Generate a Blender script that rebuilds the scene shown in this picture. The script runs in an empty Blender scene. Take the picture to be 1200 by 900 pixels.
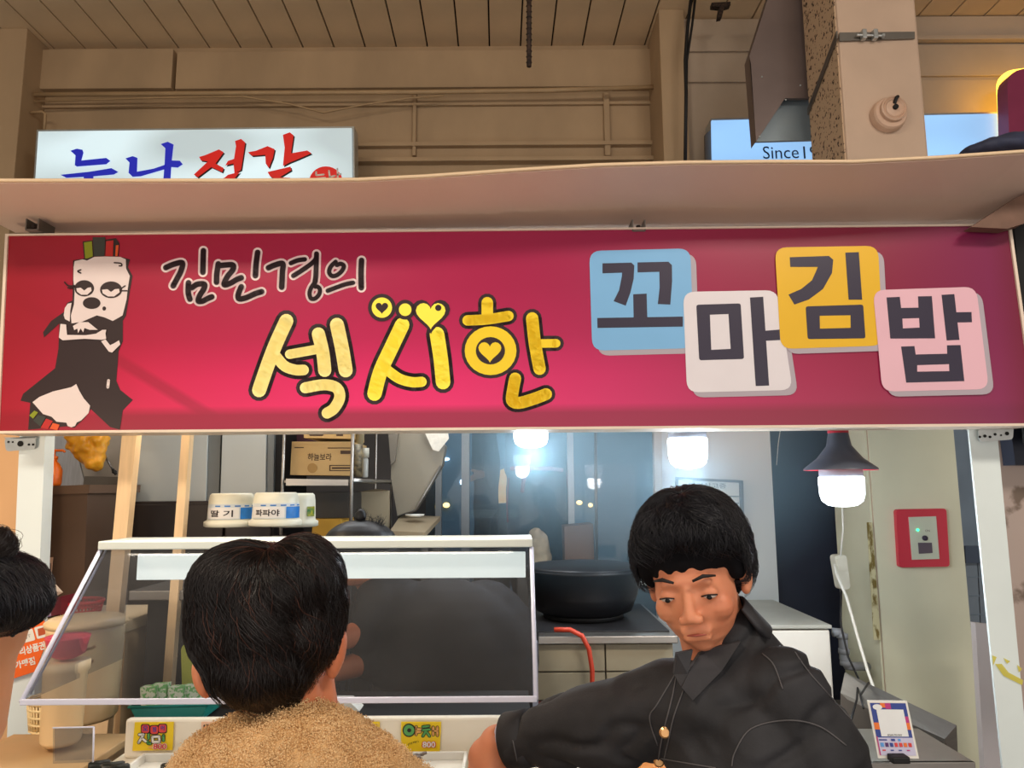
import bpy, bmesh, math, random
import numpy as np
from mathutils import Vector, Matrix, noise
from mathutils.geometry import tessellate_polygon
random.seed(7)
SC = bpy.context.scene
COL = SC.collection
# ---------------------------------------------------------------- camera
F = 873.0
PITCH, ROLL = math.radians(7.9), math.radians(-0.364)
CAMZ = 1.65
CAMR = Matrix.Rotation(math.pi/2+PITCH, 3, 'X') @ Matrix.Rotation(ROLL, 3, 'Z')
cam = bpy.data.cameras.new('camera'); camo = bpy.data.objects.new('camera', cam); COL.objects.link(camo)
cam.sensor_width = 36; cam.lens = 36*F/1200; cam.clip_start = 0.02; cam.clip_end = 100
camo.matrix_world = Matrix.Translation((0, 0, CAMZ)) @ CAMR.to_4x4()
SC.camera = camo
# ---------------------------------------------------------------- world, exposure
SC.view_settings.view_transform = 'Standard'; SC.view_settings.look = 'None'
SC.view_settings.exposure = 0.0; SC.view_settings.gamma = 1
SC.view_settings.use_curve_mapping = False
SC.cycles.transparent_max_bounces = 32
wd = bpy.data.worlds.new('world'); SC.world = wd; wd.use_nodes = True
wd.node_tree.nodes['Background'].inputs[0].default_value = (0.95, 0.82, 0.70, 1)
wd.node_tree.nodes['Background'].inputs[1].default_value = 0.30
def area(name, loc, rot, sx, sy, power, colr):
    l = bpy.data.lights.new(name, 'AREA'); l.shape = 'RECTANGLE'; l.size = sx; l.size_y = sy
    l.energy = power; l.color = colr
    o = bpy.data.objects.new(name, l); COL.objects.link(o); o.location = loc; o.rotation_euler = rot
    return o
def point(name, loc, power, colr, r=0.05):
    l = bpy.data.lights.new(name, 'POINT'); l.energy = power; l.color = colr; l.shadow_soft_size = r
    o = bpy.data.objects.new(name, l); COL.objects.link(o); o.location = loc
    return o
rd = math.radians
# left and right market hall lamps above and behind the photographer, warm
area('hall_lamp_left', (-2.2, -1.0, 4.3), (rd(30), 0, 0), 1.6, 0.5, 80, (1.0, 0.84, 0.66))
area('hall_lamp_right', (2.0, -1.0, 4.3), (rd(30), 0, 0), 1.6, 0.5, 85, (1.0, 0.89, 0.78))
area('fill_behind_camera', (0.0, -2.9, 1.3), (rd(98), 0, 0), 9.0, 2.4, 110, (1.0, 0.92, 0.85))  # added low fill behind the camera, brightens canopy underside and stall front
area('stall_tube_lamp', (-0.6, 3.0, 2.35), (0, 0, 0), 1.2, 0.1, 9, (0.93, 0.97, 1.0))
area('far_hall_fill', (0.6, 6.9, 3.0), (rd(20), 0, 0), 3.0, 0.6, 60, (0.78, 0.90, 1.0))  # added area light, brightens the far wall so the figures stand out dark
point('stall_warm_fill', (-1.05, 2.37, 2.02), 4, (1.0, 0.74, 0.46), 0.05)  # unseen warm light without fixture, added behind the sign to warm posts and tub
# warm bulb of the neighbouring stall, left outside the frame
point('neighbour_bulb', (-1.62, 1.55, 1.62), 9, (1.0, 0.72, 0.45), 0.05)
area('counter_tube_lamp', (-0.55, 1.98, 1.66), (rd(-12), 0, 0), 1.1, 0.05, 3.5, (1.0, 0.88, 0.72))

# ---------------------------------------------------------------- helpers
def P(px, py, Y):
    d = CAMR @ Vector(((px-600)/F, -(py-450)/F, -1.0))
    t = Y/d.y
    return Vector((0, 0, CAMZ)) + d*t
def M(r, Y):            # pixels to metres at depth Y
    return r*Y/F
def lin(c):
    return tuple(((x/255)/12.92 if x/255 <= .04045 else ((x/255+.055)/1.055)**2.4) for x in c)
MATS = {}
def mat(name, c, rough=0.6, metal=0.0, var=0.12, scale=6.0, bump=0.0, bscale=40.0, c2=None, lo=.35, hi=.65,
        emit=None, es=0.0, trans=0.0, ior=1.45, alpha=1.0, spec=None, sss=0.0, stretch=None):
    if name in MATS: return MATS[name]
    m = bpy.data.materials.new(name); m.use_nodes = True
    nt = m.node_tree; b = nt.nodes['Principled BSDF']
    c = lin(c); cc = lin(c2) if c2 else tuple(x*(1-var) for x in c)
    tc = nt.nodes.new('ShaderNodeTexCoord'); mp = nt.nodes.new('ShaderNodeMapping')
    nt.links.new(tc.outputs['Object'], mp.inputs['Vector'])
    if stretch: mp.inputs['Scale'].default_value = stretch
    nz = nt.nodes.new('ShaderNodeTexNoise'); nz.inputs['Scale'].default_value = scale; nz.inputs['Detail'].default_value = 5
    nt.links.new(mp.outputs[0], nz.inputs['Vector'])
    rp = nt.nodes.new('ShaderNodeValToRGB'); rp.color_ramp.elements[0].position = lo; rp.color_ramp.elements[1].position = hi
    rp.color_ramp.elements[0].color = (*cc, 1); rp.color_ramp.elements[1].color = (*c, 1)
    nt.links.new(nz.outputs['Fac'], rp.inputs['Fac']); nt.links.new(rp.outputs[0], b.inputs['Base Color'])
    b.inputs['Roughness'].default_value = rough; b.inputs['Metallic'].default_value = metal
    b.inputs['IOR'].default_value = ior
    if spec is not None: b.inputs['Specular IOR Level'].default_value = spec
    if trans: b.inputs['Transmission Weight'].default_value = trans
    if alpha < 1: b.inputs['Alpha'].default_value = alpha
    if sss:
        b.inputs['Subsurface Weight'].default_value = sss; b.inputs['Subsurface Radius'].default_value = (.01, .004, .002)
        b.inputs['Subsurface Scale'].default_value = 1
    if bump:
        n2 = nt.nodes.new('ShaderNodeTexNoise'); n2.inputs['Scale'].default_value = bscale; n2.inputs['Detail'].default_value = 4
        nt.links.new(mp.outputs[0], n2.inputs['Vector'])
        bp = nt.nodes.new('ShaderNodeBump'); bp.inputs['Strength'].default_value = bump; bp.inputs['Distance'].default_value = .01
        nt.links.new(n2.outputs['Fac'], bp.inputs['Height']); nt.links.new(bp.outputs[0], b.inputs['Normal'])
    if emit:
        b.inputs['Emission Color'].default_value = (*lin(emit), 1); b.inputs['Emission Strength'].default_value = es
    MATS[name] = m
    return m

def acrylic(name, tint, haze, rough=.06):
    m = bpy.data.materials.new(name); m.use_nodes = True; nt = m.node_tree; nt.nodes.clear()
    out = nt.nodes.new('ShaderNodeOutputMaterial'); t = nt.nodes.new('ShaderNodeBsdfTransparent'); g = nt.nodes.new('ShaderNodeBsdfGlossy'); d = nt.nodes.new('ShaderNodeBsdfDiffuse')
    t.inputs[0].default_value = (*lin(tint), 1); g.inputs['Roughness'].default_value = rough
    lw_ = nt.nodes.new('ShaderNodeLayerWeight'); lw_.inputs[0].default_value = .5
    pw_ = nt.nodes.new('ShaderNodeMath'); pw_.operation = 'POWER'; pw_.inputs[1].default_value = 4.5; nt.links.new(lw_.outputs['Facing'], pw_.inputs[0])
    fr = nt.nodes.new('ShaderNodeMath'); fr.operation = 'MULTIPLY_ADD'; fr.inputs[1].default_value = .6; fr.inputs[2].default_value = .022; nt.links.new(pw_.outputs[0], fr.inputs[0])
    nz = nt.nodes.new('ShaderNodeTexNoise'); nz.inputs['Scale'].default_value = 5; tcn = nt.nodes.new('ShaderNodeTexCoord')
    mr = nt.nodes.new('ShaderNodeMapRange'); mr.inputs['To Min'].default_value = haze*.4; mr.inputs['To Max'].default_value = haze*1.6
    nt.links.new(tcn.outputs['Object'], nz.inputs[0]); nt.links.new(nz.outputs['Fac'], mr.inputs[0])
    m1 = nt.nodes.new('ShaderNodeMixShader'); m2 = nt.nodes.new('ShaderNodeMixShader')
    nt.links.new(mr.outputs[0], m1.inputs[0]); nt.links.new(t.outputs[0], m1.inputs[1]); nt.links.new(d.outputs[0], m1.inputs[2])
    nt.links.new(fr.outputs[0], m2.inputs[0]); nt.links.new(m1.outputs[0], m2.inputs[1]); nt.links.new(g.outputs[0], m2.inputs[2])
    nt.links.new(m2.outputs[0], out.inputs[0]); return m
class MB:
    def __init__(s): s.v = []; s.f = []; s.m = []
    def add(s, vs, fs, mi=0):
        n = len(s.v); s.v += [Vector(v) for v in vs]
        for f in fs: s.f.append(tuple(i+n for i in f)); s.m.append(mi)
        return s
    def box(s, c, size, rot=None, mi=0, bev=0.0):
        hx, hy, hz = size[0]/2, size[1]/2, size[2]/2
        c = Vector(c)
        R = rot or Matrix.Identity(3)
        if bev <= 0:
            vs = [c+R@Vector((x*hx, y*hy, z*hz)) for z in (-1, 1) for x, y in ((-1, -1), (1, -1), (1, 1), (-1, 1))]
            return s.add(vs, [(3, 2, 1, 0), (4, 5, 6, 7), (0, 1, 5, 4), (1, 2, 6, 5), (2, 3, 7, 6), (3, 0, 4, 7)], mi)
        bm = bmesh.new(); bmesh.ops.create_cube(bm, size=1)
        for v in bm.verts: v.co = Vector((v.co.x*hx*2, v.co.y*hy*2, v.co.z*hz*2))
        bmesh.ops.bevel(bm, geom=bm.edges[:], offset=min(bev, hx*.9, hy*.9, hz*.9), segments=2, profile=.5, affect='EDGES')
        bm.verts.ensure_lookup_table()
        s.add([c+R@v.co for v in bm.verts], [tuple(v.index for v in f.verts) for f in bm.faces], mi); bm.free()
        return s
    def prism(s, pts, Y, depth, mi=0):           # polygon in view coordinates at depth Y, pushed straight back
        Ys = Y if isinstance(Y, (list, tuple)) else [Y]*len(pts)
        a = [P(x, y, yy) for (x, y), yy in zip(pts, Ys)]
        return s.extr(a, Vector((0, depth, 0)), mi)
    def extr(s, a, d, mi=0):
        n = len(a); a = [Vector(p) for p in a]
        tris = tessellate_polygon([a]) if n > 4 else [tuple(range(n))]
        vs = a + [p+Vector(d) for p in a]
        fs = [tuple(t) for t in tris] + [tuple(i+n for i in reversed(t)) for t in tris]
        fs += [(i, (i+1) % n, (i+1) % n+n, i+n) for i in range(n)]
        return s.add(vs, fs, mi)
    def tube(s, pts, r, n=8, mi=0, closed=False):
        pts = [Vector(p) for p in pts]; rr = r if isinstance(r, (list, tuple)) else [r]*len(pts)
        rings = []; up = None
        for i, p in enumerate(pts):
            t = (pts[min(i+1, len(pts)-1)]-pts[max(i-1, 0)])
            t = t.normalized() if t.length > 1e-9 else Vector((0, 0, 1))
            if up is None: up = t.orthogonal().normalized()
            up = (up - t*up.dot(t)); up = up.normalized() if up.length > 1e-6 else t.orthogonal().normalized()
            w = t.cross(up)
            rings.append([p+(up*math.cos(2*math.pi*k/n)+w*math.sin(2*math.pi*k/n))*rr[i] for k in range(n)])
        vs = [v for q in rings for v in q]; fs = []
        for i in range(len(rings)-1):
            for k in range(n): fs.append((i*n+k, i*n+(k+1) % n, (i+1)*n+(k+1) % n, (i+1)*n+k))
        fs += [tuple(range(n))[::-1], tuple(range((len(rings)-1)*n, len(rings)*n))]
        return s.add(vs, fs, mi)
    def lathe(s, c, prof, n=24, mi=0, axis=None, sy=1.0, caps=True):   # prof: (r, h)
        c = Vector(c); R = axis or Matrix.Identity(3)
        vs = [c+R@Vector((r*math.cos(2*math.pi*k/n), r*sy*math.sin(2*math.pi*k/n), h)) for r, h in prof for k in range(n)]
        fs = [(i*n+k, i*n+(k+1) % n, (i+1)*n+(k+1) % n, (i+1)*n+k) for i in range(len(prof)-1) for k in range(n)]
        if caps: fs += [tuple(range(n))[::-1], tuple(range((len(prof)-1)*n, len(prof)*n))]
        return s.add(vs, fs, mi)
    def ell(s, c, r, rot=None, n=16, mi=0):
        r = (r, r, r) if not isinstance(r, (tuple, list)) else r
        c = Vector(c); R = rot or Matrix.Identity(3); h = n//2
        vs = [c+R@Vector((0, 0, -r[2]))]
        for i in range(1, h):
            a = -math.pi/2+math.pi*i/h
            vs += [c+R@Vector((r[0]*math.cos(a)*math.cos(2*math.pi*k/n), r[1]*math.cos(a)*math.sin(2*math.pi*k/n), r[2]*math.sin(a))) for k in range(n)]
        vs.append(c+R@Vector((0, 0, r[2])))
        fs = [(0, 1+(k+1) % n, 1+k) for k in range(n)]
        for i in range(h-2):
            for k in range(n): fs.append((1+i*n+k, 1+i*n+(k+1) % n, 1+(i+1)*n+(k+1) % n, 1+(i+1)*n+k))
        e = len(vs)-1; b = 1+(h-2)*n
        fs += [(b+k, b+(k+1) % n, e) for k in range(n)]
        return s.add(vs, fs, mi)
    def cone(s, p0, r0, p1, r1, n=16):          # round cone
        p0, p1 = Vector(p0), Vector(p1); L = (p1-p0).length; t = (p1-p0).normalized()
        pr = []; K = 5
        for i in range(K): a = math.pi/2*(i/(K))+.02; pr.append((-r0*math.cos(a), r0*math.sin(a)))
        pr.append((0, r0)); pr.append((L, r1))
        for i in range(1, K+1): a = math.pi/2*(i/K)-.02; pr.append((L+r1*math.sin(a), r1*math.cos(a)))
        return s.tube([p0+t*h for h, _ in pr], [max(r, 1e-4) for _, r in pr], n)
WL = {}
def link(o, parent):
    COL.objects.link(o)
    if parent is not None: o.parent = parent
def mesh_of(name, mb, base):
    me = bpy.data.meshes.new(name)
    me.from_pydata([tuple(v-base) for v in mb.v], [], mb.f)
    for p, mi in zip(me.polygons, mb.m): p.material_index = mi
    me.update(); return me
def tag(o, label=None, cat=None, group=None, kind=None):
    if label: o['label'] = label
    if cat: o['category'] = cat
    if group: o['group'] = group
    if kind: o['kind'] = kind
    return o
def O(name, mb, mats, parent=None, label=None, cat=None, group=None, kind=None, smooth=False, fixn=True):
    if parent is None:
        xs = [v.x for v in mb.v]; ys = [v.y for v in mb.v]; zs = [v.z for v in mb.v]
        base = Vector(((min(xs)+max(xs))/2, (min(ys)+max(ys))/2, min(zs)))
    else: base = WL[parent]
    me = mesh_of(name, mb, base)
    mats = mats if isinstance(mats, (list, tuple)) else [mats]
    for m in mats: me.materials.append(m)
    if fixn:
        bm = bmesh.new(); bm.from_mesh(me); bmesh.ops.recalc_face_normals(bm, faces=bm.faces); bm.to_mesh(me); bm.free()
    if smooth:
        me.shade_smooth()
    o = bpy.data.objects.new(name, me); link(o, parent)
    if parent is None: o.location = base
    WL[o] = base
    return tag(o, label, cat, group, kind)
def E(name, loc, label, cat, group=None):
    o = bpy.data.objects.new(name, None); o.empty_display_size = .05
    COL.objects.link(o); o.location = loc; WL[o] = Vector(loc)
    return tag(o, label, cat, group)
def smooth_angle(o, deg=40):
    me = o.data; me.shade_smooth()
    bm = bmesh.new(); bm.from_mesh(me)
    for e in bm.edges:
        if len(e.link_faces) == 2 and e.calc_face_angle(0) > math.radians(deg): e.smooth = False
    bm.to_mesh(me); bm.free()
    return o
# flat print: ribbons and polygons lying on the plane at depth Y
def tr(ox, oy, s, pts): return [(ox+x*s, oy+y*s) for x, y in pts]
def cat_rom(pts, k=5):
    if len(pts) < 3: return pts
    q = [pts[0]]+list(pts)+[pts[-1]]; out = []
    for i in range(1, len(q)-2):
        p0, p1, p2, p3 = q[i-1:i+3]
        for j in range(k):
            t = j/k
            out.append(tuple(.5*((2*p1[a])+(-p0[a]+p2[a])*t+(2*p0[a]-5*p1[a]+4*p2[a]-p3[a])*t*t+(-p0[a]+3*p1[a]-3*p2[a]+p3[a])*t**3) for a in (0, 1)))
    out.append(tuple(pts[-1])); return out
def ribbon(mb, pts, w, PF, mi=0, curve=True, n=14):
    if curve: pts = cat_rom(pts)
    r = w/2
    for i, p in enumerate(pts):
        mb.add([PF(p[0]+r*math.cos(2*math.pi*k/n), p[1]+r*math.sin(2*math.pi*k/n)) for k in range(n)], [tuple(range(n))], mi)
        if i:
            a = pts[i-1]; dx, dy = p[0]-a[0], p[1]-a[1]; L = math.hypot(dx, dy) or 1; nx, ny = -dy/L*r, dx/L*r
            mb.add([PF(a[0]+nx, a[1]+ny), PF(p[0]+nx, p[1]+ny), PF(p[0]-nx, p[1]-ny), PF(a[0]-nx, a[1]-ny)], [(0, 1, 2, 3)], mi)
def flat(mb, pts, PF, mi=0):
    a = [PF(*p) for p in pts]
    mb.add(a, [tuple(t) for t in tessellate_polygon([a])], mi)
def circ(cx, cy, rx, ry=None, n=28):
    ry = ry or rx
    return [(cx+rx*math.cos(2*math.pi*k/n), cy+ry*math.sin(2*math.pi*k/n)) for k in range(n)]
def heart(cx, cy, s, n=28):
    return [(cx+s*.0625*16*math.sin(t)**3, cy-s*.0625*(13*math.cos(t)-5*math.cos(2*t)-2*math.cos(3*t)-math.cos(4*t))) for t in [2*math.pi*k/n+.01 for k in range(n)]]
def rrect(c, r, n=5):       # rounded quadrilateral from four corners
    out = []
    for i in range(4):
        p = Vector(c[i]); a = (Vector(c[i-1])-p); b = (Vector(c[(i+1) % 4])-p)
        a = p+a.normalized()*r; b = p+b.normalized()*r
        for k in range(n+1):
            t = k/n; q = a*(1-t)**2+p*2*t*(1-t)+b*t*t; out.append((q.x, q.y))
    return out
FONT = None
def text_mesh(s, bold=0.0):
    cu = bpy.data.curves.new('text', 'FONT'); cu.body = s; cu.align_x = 'CENTER'; cu.align_y = 'CENTER'
    cu.offset = bold; cu.resolution_u = 3
    o = bpy.data.objects.new('text', cu); COL.objects.link(o)
    dg = bpy.context.evaluated_depsgraph_get()
    me = bpy.data.meshes.new_from_object(o.evaluated_get(dg))
    vs = [v.co.copy() for v in me.vertices]; fs = [tuple(p.vertices) for p in me.polygons]
    bpy.data.objects.remove(o); bpy.data.meshes.remove(me)
    return vs, fs
def text(mb, s, org, ux, uy, h, mi=0, bold=0.0, width=None):
    vs, fs = text_mesh(s, bold)
    if not vs: return
    x0, x1 = min(v.x for v in vs), max(v.x for v in vs); y0, y1 = min(v.y for v in vs), max(v.y for v in vs)
    k = h/(y1-y0); kx = (width/(x1-x0)) if width else k
    mb.add([Vector(org)+Vector(ux)*((v.x-(x0+x1)/2)*kx)+Vector(uy)*((v.y-(y0+y1)/2)*k) for v in vs], fs, mi)
def ptext(mb, s, px, py, Y, hpx, rot=0.0, mi=0, bold=0.0, wpx=None):
    o = P(px, py, Y); ux = (P(px+10, py, Y)-o).normalized(); uy = (P(px, py-10, Y)-o).normalized(); uy = (uy-ux*uy.dot(ux)).normalized()
    c, sn = math.cos(rot), math.sin(rot)
    k = (P(px+10, py, Y)-o).length/10
    text(mb, s, o, ux*c+uy*sn, uy*c-ux*sn, hpx*k, mi, bold, wpx*k if wpx else None)
def remesh(mb, voxel, smooth_it=4, fac=.5, disp=None):
    """fuse closed pieces into one continuous surface"""
    me = bpy.data.meshes.new('tmp'); me.from_pydata([tuple(v) for v in mb.v], [], mb.f)
    o = bpy.data.objects.new('tmp', me); COL.objects.link(o)
    m = o.modifiers.new('r', 'REMESH'); m.mode = 'VOXEL'; m.voxel_size = voxel
    if smooth_it:
        s = o.modifiers.new('s', 'SMOOTH'); s.factor = fac; s.iterations = smooth_it
    dg = bpy.context.evaluated_depsgraph_get()
    r = bpy.data.meshes.new_from_object(o.evaluated_get(dg))
    out = MB(); out.v = [v.co.copy() for v in r.vertices]; nn = [v.normal.copy() for v in r.vertices]
    if disp:
        out.v = [v+n*disp(v, n) for v, n in zip(out.v, nn)]
    out.f = [tuple(p.vertices) for p in r.polygons]; out.m = [0]*len(out.f); out.n = nn
    bpy.data.objects.remove(o); bpy.data.meshes.remove(me); bpy.data.meshes.remove(r)
    return out

# ---------------------------------------------------------------- materials
m_wall = mat('old_cream_paint', (178, 152, 120), .75, var=.18, scale=2.5, bump=.15, bscale=25, stretch=(1, 1, .5))
m_wallr = mat('grey_cream_paint', (190, 172, 152), .75, var=.12, scale=3, bump=.08)
m_plank = mat('ceiling_plank_paint', (222, 196, 160), .7, var=.10, scale=3, bump=.05)
m_dark = mat('flat_dark', (22, 20, 20), .8, var=.3)  # plain dark tone for several parts, also for the painted shade panel
m_colm = mat('column_paint', (200, 174, 152), .7, var=.10, scale=4, bump=.10, bscale=15)
m_mould = mat('mouldy_paint', (196, 168, 138), .8, c2=(66, 46, 36), lo=.385, hi=.43, scale=58, bump=.3, bscale=60)
m_pipe = mat('painted_pipe', (176, 148, 112), .55, var=.15)
m_rust = mat('rusty_rod', (70, 52, 42), .7, metal=.3, c2=(28, 22, 20), scale=60, bump=.4)
m_black = mat('black_rubber', (18, 18, 20), .55, var=.2)
m_white = mat('white_plastic', (232, 230, 222), .35, var=.04)
m_post = mat('white_enamel_steel', (228, 240, 242), .4, var=.06, scale=3)
m_postpeel = mat('white_enamel_scuffed', (228, 240, 240), .4, var=.08, scale=3)
m_galv = mat('galvanised_steel', (190, 195, 195), .35, metal=.7, var=.12, scale=30)
m_steel = mat('brushed_steel', (165, 162, 158), .30, metal=.9, var=.10, scale=10, stretch=(1, 1, 14), bump=.02)
m_steel2 = mat('dull_steel', (128, 124, 118), .42, metal=.8, var=.15, scale=5)
m_wood = mat('pale_planed_wood', (240, 206, 160), .55, var=.12, scale=9, stretch=(6, 6, .5), bump=.05)
m_canopy = mat('canopy_sheet', (232, 204, 188), .5, var=.07, scale=2)
m_canedge = mat('canopy_edge', (228, 200, 165), .5, var=.05)
m_frame = mat('sign_frame_paint', (232, 214, 196), .4, var=.05)

# ---------------------------------------------------------------- structure
HZ = P(600, 54, 5.0).z                     # height of the hall ceiling
YW, YR = 5.0, 4.7
fl = E('floor', (0, 2.5, 0), None, None); fl['kind'] = 'structure'
O('concrete_slab', MB().box((0, 2.5, -.06), (14, 11, .1)), mat('floor_concrete', (96, 90, 84), .5, var=.2, scale=3, bump=.05), fl)
ti = 0; tmesh = None
for ix in range(-5, 6):
    for iy in range(-2, 7):
        if tmesh is None:
            tmesh = O('floor_tile', MB().box((-5*.6, -2*.6+.9, -.005), (.592, .592, .012), bev=.003), mat('floor_tile_glaze', (122, 114, 104), .35, var=.15, scale=2), fl)
        else:
            o = tmesh.copy(); COL.objects.link(o); o.location = ((ix+5)*.6, (iy+2)*.6, 0)
ce = E('ceiling', (0, 2.5, HZ), None, None); ce['kind'] = 'structure'
O('ceiling_backing', MB().box((0, 1.8, HZ+.05), (12, 7, .04)), m_dark, ce)
pw = (P(64+36.4*10, 54, 5).x-P(64, 54, 5).x)/10
x0 = P(64, 54, 5).x
skew = Matrix.Rotation(math.atan(.0172), 3, 'Z')
pl = None
for k in range(-14, 36):
    if pl is None:
        pl = O('plank', MB().box((x0+(k+.5)*pw+.0172*1.6, 3.35, HZ+.012), (pw-.011, 3.6, .024), rot=skew, bev=.003), m_plank, ce); k0 = k
    else:
        o = pl.copy(); COL.objects.link(o); o.location = ((k-k0)*pw, 0, 0)
wb = E('wall_back', (0, YW, 0), None, None); wb['kind'] = 'structure'
def wbox(x0, y0, x1, y1, Y, d=.03, name='ledge', m=m_wall, par=None):
    a, b = P(x0, y1, Y), P(x1, y0, Y)
    return O(name, MB().box(((a.x+b.x)/2, Y+d/2, (a.z+b.z)/2), (b.x-a.x, d, b.z-a.z), bev=.004), m, par or wb)
O('plaster', MB().box((-.9, YW+.1, (HZ+2.75)/2), (5.4, .2, HZ-2.75)), m_wall, wb)
O('lower_plaster', MB().box((-2.15, YW+.1, 1.374), (2.9, .2, 2.748)), m_wall, wb)
wbox(44, 57, 203, 104, YW-.07, .07, 'concrete_beam')
wbox(205, 57, 768, 104, YW-.07, .07, 'concrete_beam')
wbox(40, 118, 770, 126, YW-.03, .03)
wbox(415, 164, 770, 171, YW-.05, .05); wbox(415, 182, 770, 189, YW-.07, .07); wbox(415, 205, 770, 212, YW-.04, .04)
wbox(483, 108, 488, 182, YW-.035, .035, 'rib'); wbox(709, 108, 714, 182, YW-.035, .035, 'rib')
wr = E('wall_right', (2.5, YR, 0), None, None); wr['kind'] = 'structure'
xr0 = P(800, 100, YR).x
O('plaster', MB().box((xr0+2.2, YR+.1, (HZ+2.75)/2), (4.4, .2, HZ-2.75)), m_wallr, wr)
O('lower_plaster', MB().box((xr0+2.35, YR+.1, 1.374), (4.1, .2, 2.748)), m_wallr, wr)
def rbox(*a, **k): return wbox(*a, **k, m=m_wallr, par=wr)
rbox(806, 22, 945, 60, YR-.02, .02, 'panel'); rbox(806, 62, 945, 96, YR-.02, .02, 'panel'); rbox(806, 98, 945, 230, YR-.02, .02, 'panel')
rbox(1060, 18, 1260, 47, YR-.03, .03, 'panel'); rbox(1060, 51, 1260, 89, YR-.02, .02, 'panel'); rbox(1060, 92, 1260, 230, YR-.02, .02, 'panel')
wbox(1060, 40, 1260, 46, YR-.06, .05, 'ledge', m_wallr, wr)
def pillar(quad, Y, d, m, name='pillar'):
    a = [P(x, y, Y) for x, y in quad]
    xl, xr = (a[0].x+a[3].x)/2, (a[1].x+a[2].x)/2
    return O(name, MB().box(((xl+xr)/2, Y+d/2, HZ/2), (xr-xl, d, HZ), bev=.006), m, kind='structure')
pillar([(0, 27), (33, 27), (15, 215), (-20, 215)], 4.75, .25, m_wall)
pillar([(774, 10), (803, 10), (807, 190), (776, 190)], 4.59, .42, m_wall)
# big column that runs down through the stall
CY = 3.2
cp = E('pillar', (P(1030, 300, CY).x, CY, 0), None, None); cp['kind'] = 'structure'
xl = P(1001, 300, CY).x; xr = P(1099, 300, CY).x
O('column_shaft', MB().box(((xl+xr)/2, CY+.18, HZ/2), (xr-xl, .36, HZ), bev=.012), m_colm, cp)
O('mouldy_side', MB().box((xl-.002, CY+.185, (HZ+2.4)/2), (.006, .345, HZ-2.4)), m_mould, cp)
m_cream = mat('glossy_cream_paint', (222, 222, 196), .35, var=.08, scale=3)
O('painted_front', MB().box(((xl+xr)/2, CY-.003, 1.1), (xr-xl-.004, .006, 2.2)), m_cream, cp)
O('painted_side', MB().box((xl-.004, CY+.18, 1.1), (.008, .35, 2.2)), m_cream, cp)
m_stain = mat('mildew_stain', (205, 200, 160), .6, c2=(120, 104, 52), lo=.42, hi=.5, scale=40, stretch=(1, 1, .4))
O('mildew_strip', MB().prism([(1016, 612), (1022, 612), (1032, 750), (1024, 750)], CY-.007, .004), m_stain, cp)

# ---------------------------------------------------------------- hall items above the stall
O('wall_pipe', MB().tube([P(40, 111, 4.85), P(300, 109, 4.85), P(486, 108, 4.85), P(640, 106, 4.85), P(768, 102, 4.85)], .016, 10), m_pipe,
  label='long cream painted pipe running along the back wall under the ceiling beam', cat='pipe', smooth=True)
O('wall_cable', MB().tube([P(40, 119, 4.86), P(200, 114, 4.86), P(285, 113, 4.86), P(340, 122, 4.86), P(379, 132, 4.86), P(430, 122, 4.86), P(480, 115, 4.86), P(520, 112, 4.86)], .007, 6), m_pipe,
  label='thin cream cable sagging below the long wall pipe', cat='cable', smooth=True)
O('conduit', MB().tube([P(36, 132, 4.85), P(50, 131, 4.85), P(53, 134, 4.85), P(52, 152, 4.85)], .01, 8), m_pipe,
  label='short bent cream conduit beside the left column above the lit sign', cat='pipe', smooth=True)
rod = MB().tube([P(620, -30, 2.9), P(620, 78, 2.9)], .010, 8); 
for k in range(16): rod.lathe(P(620, -25+k*6.6, 2.9), [(.0105, 0), (.0135, .003), (.0105, .006)], 8)
O('hanging_rod', rod, m_rust, label='rusty threaded rod hanging down from the ceiling at top centre', cat='rod', smooth=True)
for i, (dx, r) in enumerate(((0, .011), (5, .008))):
    O('power_cable', MB().tube([P(812+dx, -20, 4.4), P(806+dx, 30, 4.4), P(803+dx*.4, 70, 4.4), P(804, 110, 4.4), P(803, 190, 4.4)], r, 6), m_black,
      label=['thick black cable hanging beside the middle column', 'thinner black cable looping right of the thick one by the middle column'][i], cat='cable', smooth=True)
hk = MB().prism([(834, 3), (856, 2), (856, 6), (849, 8), (846, 20), (841, 21), (843, 8), (834, 7)], 4.3, .04)
O('ceiling_bracket', hk, m_rust, label='small rusty bracket fixed to the ceiling right of the black cables', cat='bracket')

# lit sign on the left (blue and red brush lettering)
def lit_mat(name, c, e, dark, ax='x', freq=.5):
    m = bpy.data.materials.new(name); m.use_nodes = True; nt = m.node_tree; b = nt.nodes['Principled BSDF']
    b.inputs['Base Color'].default_value = (*lin(c), 1); b.inputs['Roughness'].default_value = .35
    b.inputs['Emission Color'].default_value = (*lin(e), 1)
    tc = nt.nodes.new('ShaderNodeTexCoord'); mp = nt.nodes.new('ShaderNodeMapping'); mp.inputs['Scale'].default_value = (1, 1, 2.2)
    nz = nt.nodes.new('ShaderNodeTexNoise'); nz.inputs['Scale'].default_value = 1.3; nz.inputs['Detail'].default_value = 0
    mr = nt.nodes.new('ShaderNodeMapRange'); mr.inputs['From Min'].default_value = .35; mr.inputs['From Max'].default_value = .6
    mr.inputs['To Min'].default_value = dark; mr.inputs['To Max'].default_value = 1.0
    nt.links.new(tc.outputs['Object'], mp.inputs[0]); nt.links.new(mp.outputs[0], nz.inputs[0]); nt.links.new(nz.outputs['Fac'], mr.inputs[0])
    nt.links.new(mr.outputs[0], b.inputs['Emission Strength'])
    return m
SY = 4.55
ls = E('lit_sign', P(228, 260, SY), 'white backlit sign with blue and red brush lettering at upper left', 'sign')
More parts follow.
